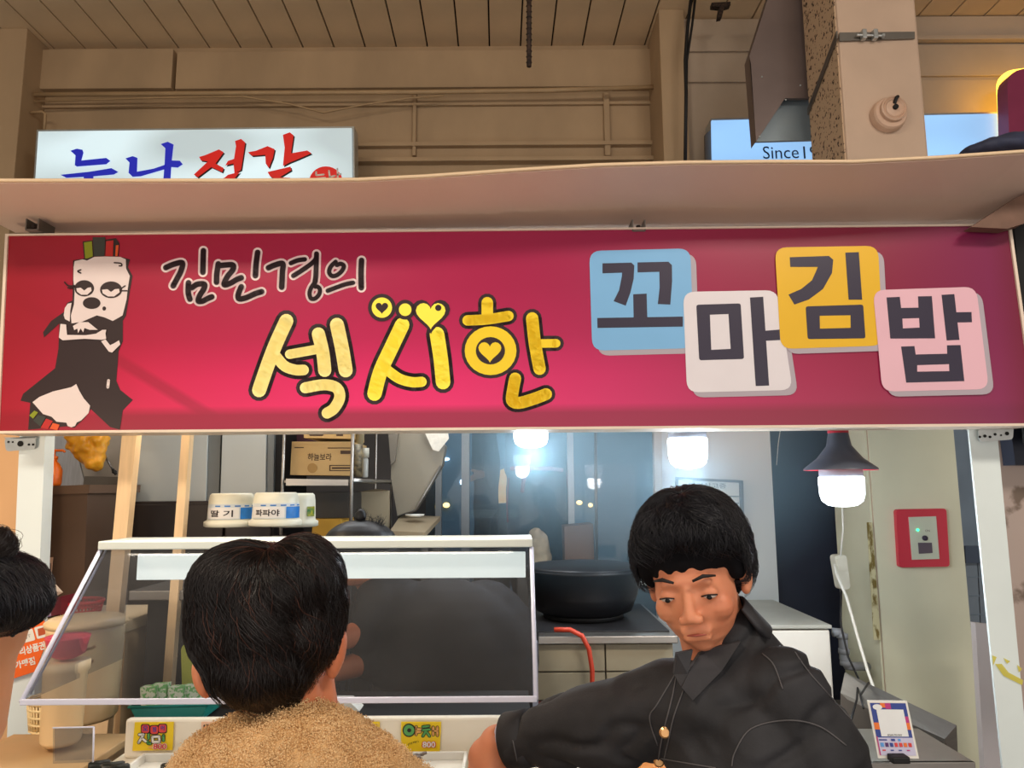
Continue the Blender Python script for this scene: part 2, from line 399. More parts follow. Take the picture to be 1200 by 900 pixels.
O('sign_face', MB().prism([(45, 154), (412, 150), (413, 262), (38, 262)], SY, .02), lit_mat('lit_face_cool', (190, 205, 210), (185, 208, 216), .5), ls)
O('sign_case', MB().prism([(43, 152), (415, 148), (416, 264), (36, 264)], SY+.021, .12), m_galv, ls)
for x in (120, 340): O('mounting_arm', MB().box(P(x, 200, SY+.28)+Vector((0, .02, 0)), (.04, .34, .04)), m_steel2, ls)
m_blue = mat('blue_vinyl', (34, 40, 190), .4, var=.05, emit=(40, 50, 200), es=.35)
m_redv = mat('red_vinyl', (205, 30, 28), .4, var=.05, emit=(215, 40, 30), es=.35)
m_ink = mat('black_ink', (30, 18, 22), .45, var=.05)
def syl(name, polys, ox, oy, s, Y, m, par, shadow=None):
    mb = MB()
    for i, p in enumerate(polys):
        q = tr(ox, oy, s, p)
        flat(mb, q, lambda x, y: P(x, y, Y-.004), 0)
        if shadow: flat(mb, [(x+shadow[0], y+shadow[1]) for x, y in q], lambda x, y: P(x, y, Y-.002), 1)
    return O(name, mb, [m, m_ink], par, fixn=False)
K = (60, 140, .3)
syl('letter', [[(75, 122), (100, 114), (122, 118), (126, 130), (118, 160), (215, 150), (231, 162), (215, 175), (100, 184), (92, 178), (95, 140)],
    [(36, 216), (150, 204), (235, 190), (262, 205), (245, 215), (165, 222), (162, 300), (125, 300), (127, 224), (60, 228)]], *K, SY, m_blue, ls)
syl('letter', [[(290, 152), (318, 143), (337, 150), (335, 204), (400, 192), (447, 176), (442, 195), (350, 222), (318, 224), (302, 208), (306, 168)],
    [(428, 96), (455, 87), (478, 98), (471, 160), (502, 161), (514, 175), (495, 188), (469, 186), (462, 300), (432, 300), (442, 186), (446, 112)]], *K, SY, m_blue, ls)
syl('letter', [[(578, 146), (600, 140), (655, 117), (674, 128), (642, 172), (674, 190), (668, 206), (625, 186), (572, 226), (557, 215), (612, 164), (585, 160)],
    [(718, 84), (742, 76), (758, 90), (742, 196), (716, 212), (712, 172), (680, 180), (690, 162), (714, 154), (722, 104)],
    [(690, 216), (738, 204), (700, 250), (760, 300), (650, 270), (600, 300), (640, 250), (680, 225)]], *K, SY, m_redv, ls, (1.4, 1.6))
syl('letter', [[(768, 128), (800, 122), (845, 104), (873, 116), (866, 150), (850, 190), (838, 172), (836, 138), (785, 142)],
    [(905, 60), (932, 50), (947, 62), (937, 132), (1000, 121), (1017, 132), (962, 156), (932, 168), (905, 182), (912, 110)],
    [(845, 205), (935, 184), (938, 198), (892, 226), (934, 228), (938, 300), (880, 300), (900, 245), (855, 222)]], *K, SY, m_redv, ls, (1.4, 1.6))
sl = MB(); flat(sl, tr(*K, circ(1073, 245, 66, 62)), lambda x, y: P(x, y, SY-.003), 0)
for st in ([(1035, 205), (1035, 218), (1065, 215)], [(1025, 232), (1070, 228)], [(1048, 232), (1048, 248)], [(1085, 200), (1088, 225), (1108, 220)], [(1118, 192), (1120, 245)], [(1118, 215), (1132, 213)]):
    ribbon(sl, tr(*K, st), 2.0, lambda x, y: P(x, y, SY-.005), 1, False, 6)
O('seal_mark', sl, [m_redv, m_white], ls, label='round red seal with white strokes', fixn=False)

# lit sign on the right, behind the column
RY = 4.45
rs = E('lit_sign', P(1000, 250, RY), 'pale blue backlit sign reading Since 19, partly behind the thick column', 'sign')
m_rf = lit_mat('lit_face_blue', (150, 190, 225), (140, 190, 242), .75)
O('sign_face', MB().prism([(834, 141), (1172, 133), (1180, 250), (836, 250)], RY, .02), m_rf, rs)
O('sign_case', MB().prism([(833, 139), (1174, 131), (1183, 252), (835, 252)], RY+.021, .13), m_galv, rs)
for x in (850, 1130): O('mounting_arm', MB().box(P(x, 180, RY+.2), (.03, .12, .04)), m_steel2, rs)
O('side_flange', MB().prism([(826, 158), (833, 152), (834, 215), (827, 215)], RY+.03, .02), m_steel2, rs)
mb = MB(); m_teal = mat('dark_teal_vinyl', (30, 62, 78), .5, var=.05)
for s_, x, w in (('Since', 915, 42), ('19', 950, 17)): ptext(mb, s_, x, 178.5, RY-.003, 15.5, .02, 0, .0, w)
for x in (848, 860, 876, 897, 917, 928): ribbon(mb, [(x-2.5, 193.5), (x, 190.5), (x+2.5, 192.5)], 1.6, lambda x, y: P(x, y, RY-.003), 0, False, 6)
O('lettering', mb, m_teal, rs, kind='stuff', fixn=False)

# purple sign with yellow edge light far right
py_ = MB().prism(rrect([(1180, 84), (1260, 70), (1268, 200), (1184, 200)], 18), 4.3, .10)
ps = E('round_sign', P(1215, 200, 4.3), 'dark red rounded sign glowing yellow along its edge at the far right', 'sign')
O('sign_face', py_, mat('plum_panel', (150, 60, 96), .4, var=.1), ps)
O('edge_light', MB().prism(rrect([(1170, 84), (1256, 72), (1262, 200), (1176, 200)], 18), 4.42, .03), mat('yellow_edge_light', (250, 200, 80), .5, emit=(255, 196, 70), es=3.0), ps)

# metal duct hood beside the column
dh = E('exhaust_duct', P(915, 150, 3.7), 'brown sheet metal exhaust duct with slanted side hanging left of the thick column', 'duct')
m_duct = mat('brown_sheet_metal', (118, 104, 100), .45, metal=.3, var=.2, scale=3)
m_ductin = mat('grey_sheet_metal', (140, 154, 162), .35, metal=.4, var=.15, scale=4)
Yd = 3.60
O('duct_side', MB().prism([(912, -40), (946, -40), (952, 115), (920, 115), (886, 166), (880, 74), (878, 66)], [Yd]*7, .02), m_duct, dh)
O('duct_back', MB().prism([(914, -40), (948, -40), (954, 112), (922, 112), (888, 160), (882, 72)], Yd+.08, .02), m_duct, dh)
O('duct_lip', MB().prism([(920, 114), (956, 112), (958, 164), (886, 166)], Yd+.06, .015), m_ductin, dh)
O('duct_flank', MB().add([P(878, 66, Yd), P(886, 166, Yd), P(886, 166, Yd)+Vector((0, .08, 0)), P(878, 66, Yd)+Vector((0, .08, 0))], [(0, 1, 2, 3)]).add([P(878, 66, Yd), P(912, -40, Yd), P(912, -40, Yd)+Vector((0, .08, 0)), P(878, 66, Yd)+Vector((0, .08, 0))], [(0, 1, 2, 3)]), m_duct, dh, fixn=False)
for (a, b) in ((893, 90), (938, 100), (921, 117), (952, 116), (890, 160)):
    O('rivet', MB().ell(P(a, b, Yd-.002), .005, n=8), m_galv, dh)
# strap clamp around column
sc = E('strap_clamp', P(1000, 60, CY-.02), 'grey steel strap clamp with bolts wrapped round the thick column', 'clamp')
zz = P(1020, 42, CY).z
sb = MB().tube([(xl-.012, CY+.34, zz-.07), (xl-.012, CY-.012, zz-.005)], .001, 4)
sb = MB().extr([Vector((xl-.014, CY+.36, zz-.20)), Vector((xl-.014, CY+.36, zz-.165)), Vector((xl-.014, CY-.012, zz+.018)), Vector((xl-.014, CY-.012, zz-.018))], (.006, 0, 0))
O('side_band', sb, m_steel2, sc)
O('front_band', MB().extr([P(984, 48, CY-.012), P(984, 38, CY-.012), P(1072, 37, CY-.012), P(1072, 45, CY-.012)], (0, .006, 0)), m_steel2, sc)
for x in (1012, 1025):
    O('clamp_lug', MB().box(P(x, 41, CY-.025), (.02, .03, .045), bev=.003), m_galv, sc)
O('bolt', MB().tube([P(1004, 41, CY-.03), P(1034, 42, CY-.03)], .006, 8).lathe(P(1034, 42, CY-.03), [(.011, -.004), (.011, .008)], 6, axis=Matrix.Rotation(math.pi/2, 3, 'Y')), m_galv, sc)
# alarm bell on the column
ab = E('alarm_bell', P(1041, 150, CY), 'round cream alarm bell mounted on the front of the thick column', 'alarm bell')
Rb = Matrix.Rotation(math.radians(90), 3, 'X')
cb = P(1039, 137, CY)
m_bell = mat('bell_paint', (205, 172, 148), .45, var=.1, scale=12)
O('bell_base', MB().lathe(cb, [(.078, 0), (.080, .012), (.076, .036), (.070, .045), (.01, .046)], 32, axis=Rb), m_bell, ab, smooth=False)
O('bell_ring', MB().lathe(cb+Vector((.005, -.045, .01)), [(.058, 0), (.058, .018), (.052, .022), (.047, .016), (.042, .022), (.036, .016), (.026, .018), (.01, .024)], 32, axis=Rb), m_bell, ab)
O('bell_core', MB().lathe(cb+Vector((.005, -.066, .01)), [(.012, 0), (.012, .012)], 12, axis=Rb), m_dark, ab, label='dark centre hole')
O('wire_stub', MB().tube([cb+Vector((.006, -.064, .03)), cb+Vector((.01, -.078, .052)), cb+Vector((.018, -.074, .058))], .008, 6), m_black, ab, label='black wire stub')

# ---------------------------------------------------------------- canopy over the sign
cn = E('canopy', P(600, 240, 2.15), 'long warped beige canopy board lying above the magenta sign', 'canopy')
near = [(-92, 216), (0, 215), (150, 215), (300, 215), (420, 214), (500, 210), (600, 203), (700, 197), (800, 194), (900, 193), (1000, 193), (1100, 188), (1200, 181), (1300, 172)]
c1 = MB(); n = len(near); fa = []; nr = []
for x, y in near:
    q = P(x, y, 1.95); nr.append(q); fz = P(600, 269, 2.34).z; fa.append(Vector((q.x, 2.34, fz)))
up = Vector((0, 0, .014))
vs = nr+fa+[v+up for v in nr]+[v+up for v in fa]; fs = []
for i in range(n-1):
    fs += [(i, i+1, n+i+1, n+i), (2*n+i, 3*n+i, 3*n+i+1, 2*n+i+1), (i, 2*n+i, 2*n+i+1, i+1), (n+i, n+i+1, 3*n+i+1, 3*n+i)]
fs += [(0, n, 3*n, 2*n), (n-1, 3*n-1, 4*n-1, 2*n-1)]
O('canopy_board', c1.add(vs, fs), m_canopy, cn, smooth=False)
O('edge_trim', MB().tube([v+Vector((0, -.004, .007)) for v in nr], .0055, 6), m_canedge, cn, smooth=True)
dust = MB(); rnd = random.Random(3)
for k in range(240):
    i = rnd.randrange(n-1); t = rnd.random(); q = nr[i].lerp(nr[i+1], t)+Vector((0, rnd.uniform(.01, .03), .016))
    if rnd.random() < .5 and i > 7: continue
    dust.ell(q, (rnd.uniform(.002, .009), .003, rnd.uniform(.0015, .004)), n=6)
O('dust_clump', dust, m_dark, cn, kind='stuff')
def cbrk(px, py, Y, nm, lab, cn_):
    e = E(nm, P(px, py+6, Y), lab, cn_)
    w, h = M(15, Y), M(14, Y); c = P(px, py, Y)
    O('channel', MB().box(c+Vector((-w/2, .03, 0)), (.004, .08, h)).box(c+Vector((w/2, .03, 0)), (.004, .08, h)).box(c+Vector((0, .03, -h/2)), (w, .08, .004)), m_steel2, e)
    O('bolt', MB().lathe(c+Vector((0, .0, -h*.3)), [(.007, 0), (.007, .012)], 6), m_rust, e); return e
cbrk(40, 264, 2.2, 'canopy_bracket', 'small steel channel bracket between canopy and left end of the magenta sign', 'bracket')
cbrk(748, 265, 2.2, 'canopy_bracket', 'tiny dark bracket between canopy and top edge of magenta sign above the blue tile', 'bracket')
O('support_arm', MB().prism([(1138, 266), (1190, 232), (1230, 215), (1230, 240), (1200, 262), (1180, 268)], 2.12, .04), mat('weathered_brown', (120, 90, 74), .6, var=.3, scale=12), cn,
  label='weathered brown arm')
O('black_board', MB().prism([(1188, 262), (1290, 220), (1330, 520), (1212, 520), (1204, 430)], 2.26, .05), mat('matte_black_board', (20, 20, 22), .7, var=.2),
  label='matte black board right of the magenta sign under the canopy', cat='board')
tp = MB()
for (x, y, rx, ry, rz) in ((1170, 177, 42, 13, 0), (1200, 172, 45, 17, 0), (1146, 180, 24, 11, .2), (1240, 168, 40, 18, 0)):
    tp.ell(P(x, y, 2.15), (M(rx, 2.15), .08, M(ry, 2.15)), n=14)
O('folded_tarp', remesh(tp, .008, 3, disp=lambda v, n_: noise.noise(v*22)*.008), mat('navy_tarp', (44, 50, 74), .7, var=.25, scale=20, bump=.2), label='dark navy folded tarp lying on the right end of the canopy', cat='tarp', smooth=True)

# ---------------------------------------------------------------- main sign
S0, S1 = 2.22, 2.18       # depth at left and right end
def SP(off=0.0):
    def f(x, y):
        Y = S0+(S1-S0)*(x/1200); return P(x, y, Y-off)
    return f
sg = E('shop_sign', SP()(600, 502), 'long magenta shop sign with yellow letters, four letter tiles and a cartoon roll figure', 'sign')
# magenta face: printed gradient, lit from inside by tubes along its lower part
mf = bpy.data.materials.new('magenta_sign_face'); mf.use_nodes = True; nt = mf.node_tree; b = nt.nodes['Principled BSDF']
tc = nt.nodes.new('ShaderNodeTexCoord'); sx = nt.nodes.new('ShaderNodeSeparateXYZ'); nt.links.new(tc.outputs['Generated'], sx.inputs[0])
def ramp(inp, stops):
    r = nt.nodes.new('ShaderNodeValToRGB'); e = r.color_ramp.elements
    e[0].position, e[0].color = stops[0][0], (*lin(stops[0][1]), 1); e[1].position, e[1].color = stops[-1][0], (*lin(stops[-1][1]), 1)
    for p_, c_ in stops[1:-1]: q = e.new(p_); q.color = (*lin(c_), 1)
    nt.links.new(inp, r.inputs[0]); return r
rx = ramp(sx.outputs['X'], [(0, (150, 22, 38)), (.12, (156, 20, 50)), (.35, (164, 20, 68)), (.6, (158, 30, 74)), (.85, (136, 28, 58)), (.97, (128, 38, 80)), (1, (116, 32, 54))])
nt.links.new(rx.outputs[0], b.inputs['Base Color']); b.inputs['Roughness'].default_value = .28
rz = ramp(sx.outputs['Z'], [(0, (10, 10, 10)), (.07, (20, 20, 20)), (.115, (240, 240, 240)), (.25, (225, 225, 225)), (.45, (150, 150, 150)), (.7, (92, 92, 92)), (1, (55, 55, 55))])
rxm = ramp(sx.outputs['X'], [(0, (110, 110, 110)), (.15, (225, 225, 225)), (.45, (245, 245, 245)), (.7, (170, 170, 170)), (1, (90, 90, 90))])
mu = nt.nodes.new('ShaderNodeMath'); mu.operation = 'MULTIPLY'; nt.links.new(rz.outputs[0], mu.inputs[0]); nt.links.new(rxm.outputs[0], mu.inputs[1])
# shade of a slanting brace inside the case
def mth(op, a, bb, c_=None):
    q = nt.nodes.new('ShaderNodeMath'); q.operation = op
    for i, v in enumerate((a, bb) if c_ is None else (a, bb, c_)):
        if hasattr(v, 'links') or hasattr(v, 'is_linked'): nt.links.new(v, q.inputs[i])
        else: q.inputs[i].default_value = v
    return q.outputs[0]
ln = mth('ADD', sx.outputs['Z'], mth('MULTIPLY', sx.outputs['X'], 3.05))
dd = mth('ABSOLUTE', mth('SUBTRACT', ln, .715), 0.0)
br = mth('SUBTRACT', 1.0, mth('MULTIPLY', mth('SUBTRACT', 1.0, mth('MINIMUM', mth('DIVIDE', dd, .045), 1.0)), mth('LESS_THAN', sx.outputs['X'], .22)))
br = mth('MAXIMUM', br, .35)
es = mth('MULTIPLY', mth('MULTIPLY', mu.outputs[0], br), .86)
nt.links.new(es, b.inputs['Emission Strength'])
re_ = ramp(sx.outputs['X'], [(0, (190, 20, 40)), (.3, (226, 16, 92)), (.7, (200, 30, 96)), (1, (150, 30, 80))])
nt.links.new(re_.outputs[0], b.inputs['Emission Color'])
FQ = [(9, 276), (1182, 264), (1214, 496), (-2, 505)]
def quad3(mb, q, PFa, depth, mi=0):
    a = [PFa(*p) for p in q]; mb.extr(a, Vector((0, depth, 0)), mi)
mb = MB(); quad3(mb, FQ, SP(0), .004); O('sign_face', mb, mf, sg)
fr = MB()
OQ = [(6, 274), (1185, 262), (1218, 499), (-6, 508)]
for i in range(4):
    j = (i+1) % 4
    fr.extr([SP(.006)(*OQ[i]), SP(.006)(*OQ[j]), SP(.006)(*FQ[j]), SP(.006)(*FQ[i])], Vector((0, .13, 0)))
O('sign_frame', fr, m_frame, sg)
mb = MB(); quad3(mb, [(8, 276), (1183, 264), (1216, 497), (-4, 506)], SP(-.115), .006); O('sign_back', mb, m_galv, sg)
m_cream_v = mat('cream_vinyl', (232, 214, 208), .4, var=.03, emit=(230, 200, 200), es=.16)
m_inkv = mat('sign_ink', (38, 20, 26), .4, var=.05, emit=(60, 20, 30), es=.1)
def yel(name, a, bb, es=.34):
    return mat(name, a, .4, c2=bb, lo=.2, hi=.8, scale=1.5, emit=a, es=es)
m_y1 = yel('pale_gold_vinyl', (236, 226, 150), (222, 196, 110)); m_y2 = yel('lemon_vinyl', (236, 222, 70), (230, 205, 60)); m_y3 = yel('golden_vinyl', (226, 196, 30), (220, 182, 25), .26)
def letter(strokes, w_in, w_out, m_in, m_out, lab=None, l0=.0012, polys=(), extra=None):
    mb = MB()
    for st in strokes:
        pts, w = (st if isinstance(st, tuple) else (st, None)); w = w or w_in
        ribbon(mb, pts, w+(w_out-w_in), SP(l0), 0); ribbon(mb, pts, w, SP(l0+.0012), 1)
    if extra: extra(mb)
    return O('letter', mb, [m_out, m_in, m_inkv], sg, label=lab, fixn=False)
a4 = lambda pts: tr(180, 280, 1/8.571, pts); a5 = lambda pts: tr(300, 280, 1/8.571, pts)
HW, HO = 6.6, 11.4
letter([a4([(122, 288), (200, 255), (288, 240), (275, 320), (235, 400), (197, 470)]), a4([(500, 118), (497, 225), (495, 335)]),
        a4([(350, 440), (348, 540), (365, 605)]), a4([(385, 490), (440, 455), (508, 455), (505, 500), (465, 565), (448, 622), (490, 625), (540, 600), (585, 582)])], HW, HO, m_inkv, m_cream_v)
letter([a4([(650, 250), (635, 350), (632, 435)]), a4([(665, 268), (720, 262), (795, 262), (795, 310), (740, 380), (708, 458), (770, 445), (830, 410), (880, 390)]),
        a4([(1045, 135), (1030, 250), (1022, 370)]), a4([(880, 480), (850, 560), (860, 602), (930, 590), (1020, 550), (1085, 530)])], HW, HO, m_inkv, m_cream_v)
letter([a5([(125, 290), (190, 262), (268, 248), (265, 330), (262, 400), (258, 485)]), (a5([(350, 243), (420, 215), (490, 205)]), 5.4), (a5([(375, 370), (470, 310), (560, 245), (600, 200), (608, 150)]), 5.6),
        (a5([(608, 150), (605, 260), (600, 380), (590, 440)]), 6), (a5([(600, 425), (560, 480), (538, 540), (550, 595), (590, 600), (632, 560), (642, 510), (620, 480), (595, 480)]), 5)], HW, HO, m_inkv, m_cream_v)
letter([(a5([(800, 230), (750, 280), (735, 335), (765, 372), (815, 362), (865, 318), (882, 270), (850, 250), (812, 262)]), 5.2), (a5([(720, 520), (800, 490), (900, 455), (975, 440)]), 5.2), a5([(1060, 215), (1055, 350), (1058, 490)])], HW, HO, m_inkv, m_cream_v)
b5 = lambda pts: tr(170, 270, .2555, pts); b6 = lambda pts: tr(420, 320, .21667, pts)
letter([(b5([(648, 415), (600, 520), (560, 625), (523, 733)]), 16.5), (b5([(598, 575), (640, 622), (690, 640), (727, 640)]), 12.5), (b5([(663, 568), (730, 556), (790, 545)]), 11),
        (b5([(795, 475), (815, 560), (824, 642)]), 15.5), (b5([(880, 433), (903, 540), (920, 642)]), 16.5), (b5([(735, 722), (820, 708), (878, 722), (893, 765), (868, 815), (835, 838)]), 13)], 16, 25, m_y1, m_inkv)
def si_extra(mb):
    for c_, r in (((127, 187), 55), ((253, 198), 34)):
        flat(mb, b6(circ(*c_, r+20)), SP(.0030), 0); flat(mb, b6(circ(*c_, r)), SP(.0036), 1)
    flat(mb, b6(heart(127, 186, 34)), SP(.0042), 2)
    flat(mb, b6(heart(392, 222, 104)), SP(.0030), 0); flat(mb, b6(heart(391, 222, 80)), SP(.0036), 1); flat(mb, b6(circ(432, 188, 17)), SP(.0042), 2)
letter([(b6([(237, 280), (180, 400), (120, 530), (87, 652)]), 17), (b6([(150, 520), (220, 570), (290, 590), (342, 588)]), 12), (b6([(425, 330), (445, 460), (458, 590)]), 17)], 16, 25, m_y2, m_inkv, extra=si_extra)
def han_extra(mb):
    flat(mb, b6(circ(715, 420, 158, 150)), SP(.0006), 0); flat(mb, b6(circ(715, 420, 140, 132)), SP(.0026), 1)
    flat(mb, b6(circ(714, 420, 79, 74)), SP(.0034), 2); flat(mb, b6(heart(711, 420, 62)), SP(.0042), 1)
letter([(b6([(697, 160), (697, 240)]), 13.5), (b6([(590, 256), (700, 250), (812, 232)]), 12.2), (b6([(940, 245), (955, 380), (980, 518)]), 14.5), (b6([(970, 381), (1070, 380)]), 10),
        (b6([(848, 570), (835, 640), (832, 690), (870, 702), (950, 680), (1015, 655)]), 14)], 14, 22, m_y3, m_inkv, extra=han_extra)
# letter tiles
m_sh = mat('tile_shadow_print', (176, 166, 176), .45, var=.03)
m_slate = mat('slate_ink', (52, 46, 66), .35, var=.06)
c7 = lambda pts: tr(670, 260, .2668, pts); c8 = lambda pts: tr(900, 260, .3, pts)
def tile(c, colr, nm, lv, polys, holes, lab):
    m = mat(nm, colr, .35, var=.04, emit=colr, es=.06); o_ = .0014*lv
    mb = MB(); sh = [(x+6.5, y+6) for x, y in c]
    flat(mb, rrect(sh, 14), SP(o_+.0004), 1); flat(mb, rrect(c, 14), SP(o_+.001), 0)
    t = O('letter_tile', mb, [m, m_sh], sg, label=lab, fixn=False)
    mb = MB()
    for q in polys: flat(mb, q, SP(o_+.0016), 0)
    for q in holes: flat(mb, q, SP(o_+.0020), 1)
    O('letter', mb, [m_slate, m], t, fixn=False)
tile([(690.5, 294), (809, 291), (813, 408), (694, 411)], (122, 178, 222), 'sky_blue_tile', 1,
     [c7([(135, 182), (262, 179), (275, 192), (272, 250), (258, 310), (237, 368), (184, 348), (208, 300), (220, 240), (221, 223), (135, 226)]),
      c7([(289, 178), (425, 175), (440, 190), (441, 260), (433, 363), (378, 361), (386, 290), (385, 219), (289, 222)]),
      c7([(270, 318), (329, 315), (332, 420), (272, 424)]), c7([(112, 422), (488, 416), (488, 460), (113, 466)])], [], 'sky blue tile')
tile([(800.5, 342), (911, 340), (929, 457), (805, 460)], (222, 216, 220), 'pale_grey_tile', 2,
     [rrect(c7([(547, 364), (742, 358), (757, 602), (560, 608)]), 3), c7([(783, 332), (841, 329), (867, 719), (808, 721)]), c7([(850, 478), (913, 473), (915, 519), (854, 522)])],
     [c7([(607, 408), (688, 405), (698, 558), (613, 562)])], 'white tile')
tile([(908, 290), (1029, 288), (1035, 405), (915, 409)], (226, 178, 30), 'amber_tile', 3,
     [c8([(85, 138), (238, 133), (255, 148), (250, 200), (215, 262), (160, 303), (103, 323), (80, 284), (130, 262), (172, 228), (195, 176), (87, 176)]), c8([(302, 120), (355, 118), (368, 304), (315, 304)]), rrect(c8([(147, 330), (372, 323), (381, 455), (155, 458)]), 3)],
     [c8([(202, 367), (322, 365), (323, 414), (203, 417)])], 'amber tile')
tile([(1023, 340), (1144, 336), (1159, 456), (1034, 459)], (226, 180, 192), 'pink_tile', 4,
     [c8([(463, 295), (515, 293), (520, 336), (588, 335), (586, 291), (640, 290), (653, 455), (478, 456)]), c8([(678, 285), (728, 282), (748, 461), (698, 463)]), c8([(735, 353), (795, 352), (797, 392), (740, 393)]),
      c8([(520, 487), (572, 485), (577, 518), (700, 515), (699, 482), (752, 481), (767, 622), (540, 628)])],
     [c8([(525, 378), (590, 376), (592, 413), (527, 416)]), c8([(583, 560), (707, 556), (708, 583), (583, 585)])], 'pink tile')
# printed roll figure
g1 = lambda pts: tr(60, 270, 110/762, pts); g2 = lambda pts: tr(20, 380, 150/1038, pts); g0 = lambda pts: tr(0, 250, .3, pts)
m_figw = mat('print_white', (226, 212, 210), .4, var=.03); m_figd = mat('print_black_brown', (48, 32, 32), .4, var=.08)
m_fg = mat('print_olive', (140, 150, 30), .4); m_fr = mat('print_red', (190, 40, 38), .4); m_fo = mat('print_orange', (225, 90, 40), .4); m_fk = mat('print_dark_green', (58, 62, 56), .4)
fig = MB()
def fl_(pts, lv, mi): flat(fig, pts, SP(.0012+.0006*lv), mi)
def rb_(pts, w, lv, mi): ribbon(fig, pts, w, SP(.0012+.0006*lv), mi, True, 8)
fl_(g0([(285, 183), (320, 178), (340, 172), (480, 172), (508, 180), (500, 210), (518, 245), (508, 300), (500, 350), (492, 400), (480, 420), (480, 500), (463, 540), (455, 655), (470, 690), (519, 729), (480, 770), (468, 845), (430, 835), (355, 765), (330, 800), (290, 838), (260, 832), (110, 845), (118, 740), (80, 732), (90, 705), (215, 605), (228, 530), (232, 430), (172, 485), (168, 465), (200, 420), (250, 385), (262, 350), (283, 340), (285, 250)]), 0, 1)
fl_(g1([(190, 250), (255, 235), (290, 245), (350, 215), (440, 212), (560, 215), (605, 235), (608, 310), (638, 370), (622, 470), (612, 560), (580, 690), (500, 735), (430, 705), (370, 690), (300, 720), (250, 742), (165, 755), (160, 690), (185, 600), (190, 500), (180, 400), (182, 300)]), 2, 0)
fl_(g1([(255, 90), (335, 80), (350, 212), (300, 235), (268, 238)]), 2, 1); fl_(g1([(266, 98), (330, 88), (338, 210), (300, 226), (276, 228)]), 3, 2)
fl_(g1([(335, 55), (440, 55), (432, 210), (350, 212)]), 3, 5)
fl_(g1([(440, 75), (525, 62), (555, 105), (545, 212), (438, 210)]), 1, 1); fl_(g1([(446, 88), (505, 80), (500, 210), (440, 208)]), 3, 3); fl_(g1([(525, 122), (548, 118), (538, 210), (520, 208)]), 3, 4)
for cx, cy, rx_, ry_ in ((268, 470, 80, 66), (486, 482, 90, 68)):
    fl_(g1(circ(cx, cy, rx_, ry_)), 3, 1); fl_(g1([(cx-rx_+16, cy), (cx-30, cy-5), (cx, cy+18), (cx+30, cy-5), (cx+rx_-25, cy-8), (cx+rx_-20, cy+20), (cx+25, cy+ry_-14), (cx-25, cy+ry_-14), (cx-rx_+22, cy+28)]), 4, 0)
fl_(g1(circ(328, 590, 72, 48)), 3, 1); fl_(g1(circ(430, 634, 15, 17)), 3, 1)
for st in ([(108, 420), (140, 450), (190, 448)], [(135, 465), (165, 468), (195, 455)], [(570, 470), (600, 450)], [(560, 490), (615, 490)], [(240, 320), (215, 332), (240, 346)], [(512, 262), (565, 268), (572, 286), (552, 288)]): rb_(g1(st), 1.6, 4, 1)
fl_(g1([(110, 630), (135, 595), (165, 588), (155, 650), (150, 740), (112, 720), (102, 690)]), 2, 0)
fl_(g0([(236, 432), (258, 434), (262, 475), (335, 476), (375, 470), (400, 455), (415, 455), (412, 470), (415, 490), (398, 494), (330, 490), (245, 496), (230, 485)]), 5, 0)
fl_(g0([(285, 440), (310, 425), (345, 425), (382, 455), (350, 455), (330, 448), (325, 465), (315, 450), (305, 468), (302, 450), (290, 456)]), 5, 0)
fl_(g0([(395, 500), (412, 492), (430, 515), (445, 508), (465, 496), (470, 512), (438, 544), (425, 540)]), 5, 0)
fl_(g2([(125, 632), (180, 590), (290, 545), (440, 510), (480, 485), (505, 540), (540, 600), (592, 660), (580, 720), (520, 780), (485, 795), (470, 825), (440, 835), (410, 825), (400, 798), (320, 790), (280, 750), (210, 728)]), 2, 0)
for q, mi in (([(100, 740), (140, 700), (170, 715), (130, 765)], 2), ([(130, 780), (170, 735), (235, 750), (190, 830)], 5), ([(190, 840), (235, 765), (290, 785), (250, 850)], 3), ([(265, 845), (290, 800), (345, 815), (325, 860)], 4)): fl_(g2(q), 3, mi)
rb_(g2([(742, 456), (736, 510)]), 3.4, 3, 0)
O('printed_figure', fig, [m_figw, m_figd, m_fg, m_fr, m_fo, m_fk], sg, label='printed roll figure in black dress', fixn=False)

# ---------------------------------------------------------------- stall frame
def post(quad, Y, d, m, name, label, cat, zb=0.0, group=None):
    a = [P(x, y, Y) for x, y in quad]          # tl, tr, br, bl
    def ext(t, b_): k = (zb-t.z)/(b_.z-t.z); return t+(b_-t)*k
    br_, bl_ = ext(a[1], a[2]), ext(a[0], a[3])
    return O(name, MB().extr([a[0], a[1], br_, bl_], (0, d, 0)), m, label=label, cat=cat, group=group)
def perf(px0, py0, px1, py1, Y, holes, lab, par=None):
    e = E('angle_bracket', P((px0+px1)/2, py1, Y), lab, 'bracket')
    r = rrect([(px0, py0), (px1, py0-3), (px1-1, py1-3), (px0+2, py1)], 4)
    O('plate', MB().prism(r, Y, .003), m_galv, e)
    O('flange', MB().box(P((px0+px1)/2, py0-1, Y)+Vector((0, .03, 0)), (M(px1-px0, Y), .06, .003)), m_galv, e)
    for hx, hy, hr in holes:
        O('bolt_hole', MB().lathe(P(hx, hy, Y-.0005), [(M(hr, Y), 0), (M(hr, Y), .002)], 10, axis=Rb), m_dark, e)
    return e
post([(23, 508), (53, 508), (45, 700), (15, 700)], 2.34, .05, m_post, 'sign_post', 'white steel post holding up the left end of the magenta sign', 'post')
perf(5, 514, 42, 529, 2.325, [(10, 518, 1.2), (15, 518, 1), (24, 520, 3.4), (34, 521, 1.3), (39, 521, 1.3)], 'perforated steel bracket at top of the left white post')
post([(1135, 500), (1168, 500), (1187, 700), (1155, 700)], 2.30, .008, m_postpeel, 'sign_post', 'white steel post holding up the right end of the magenta sign', 'post')
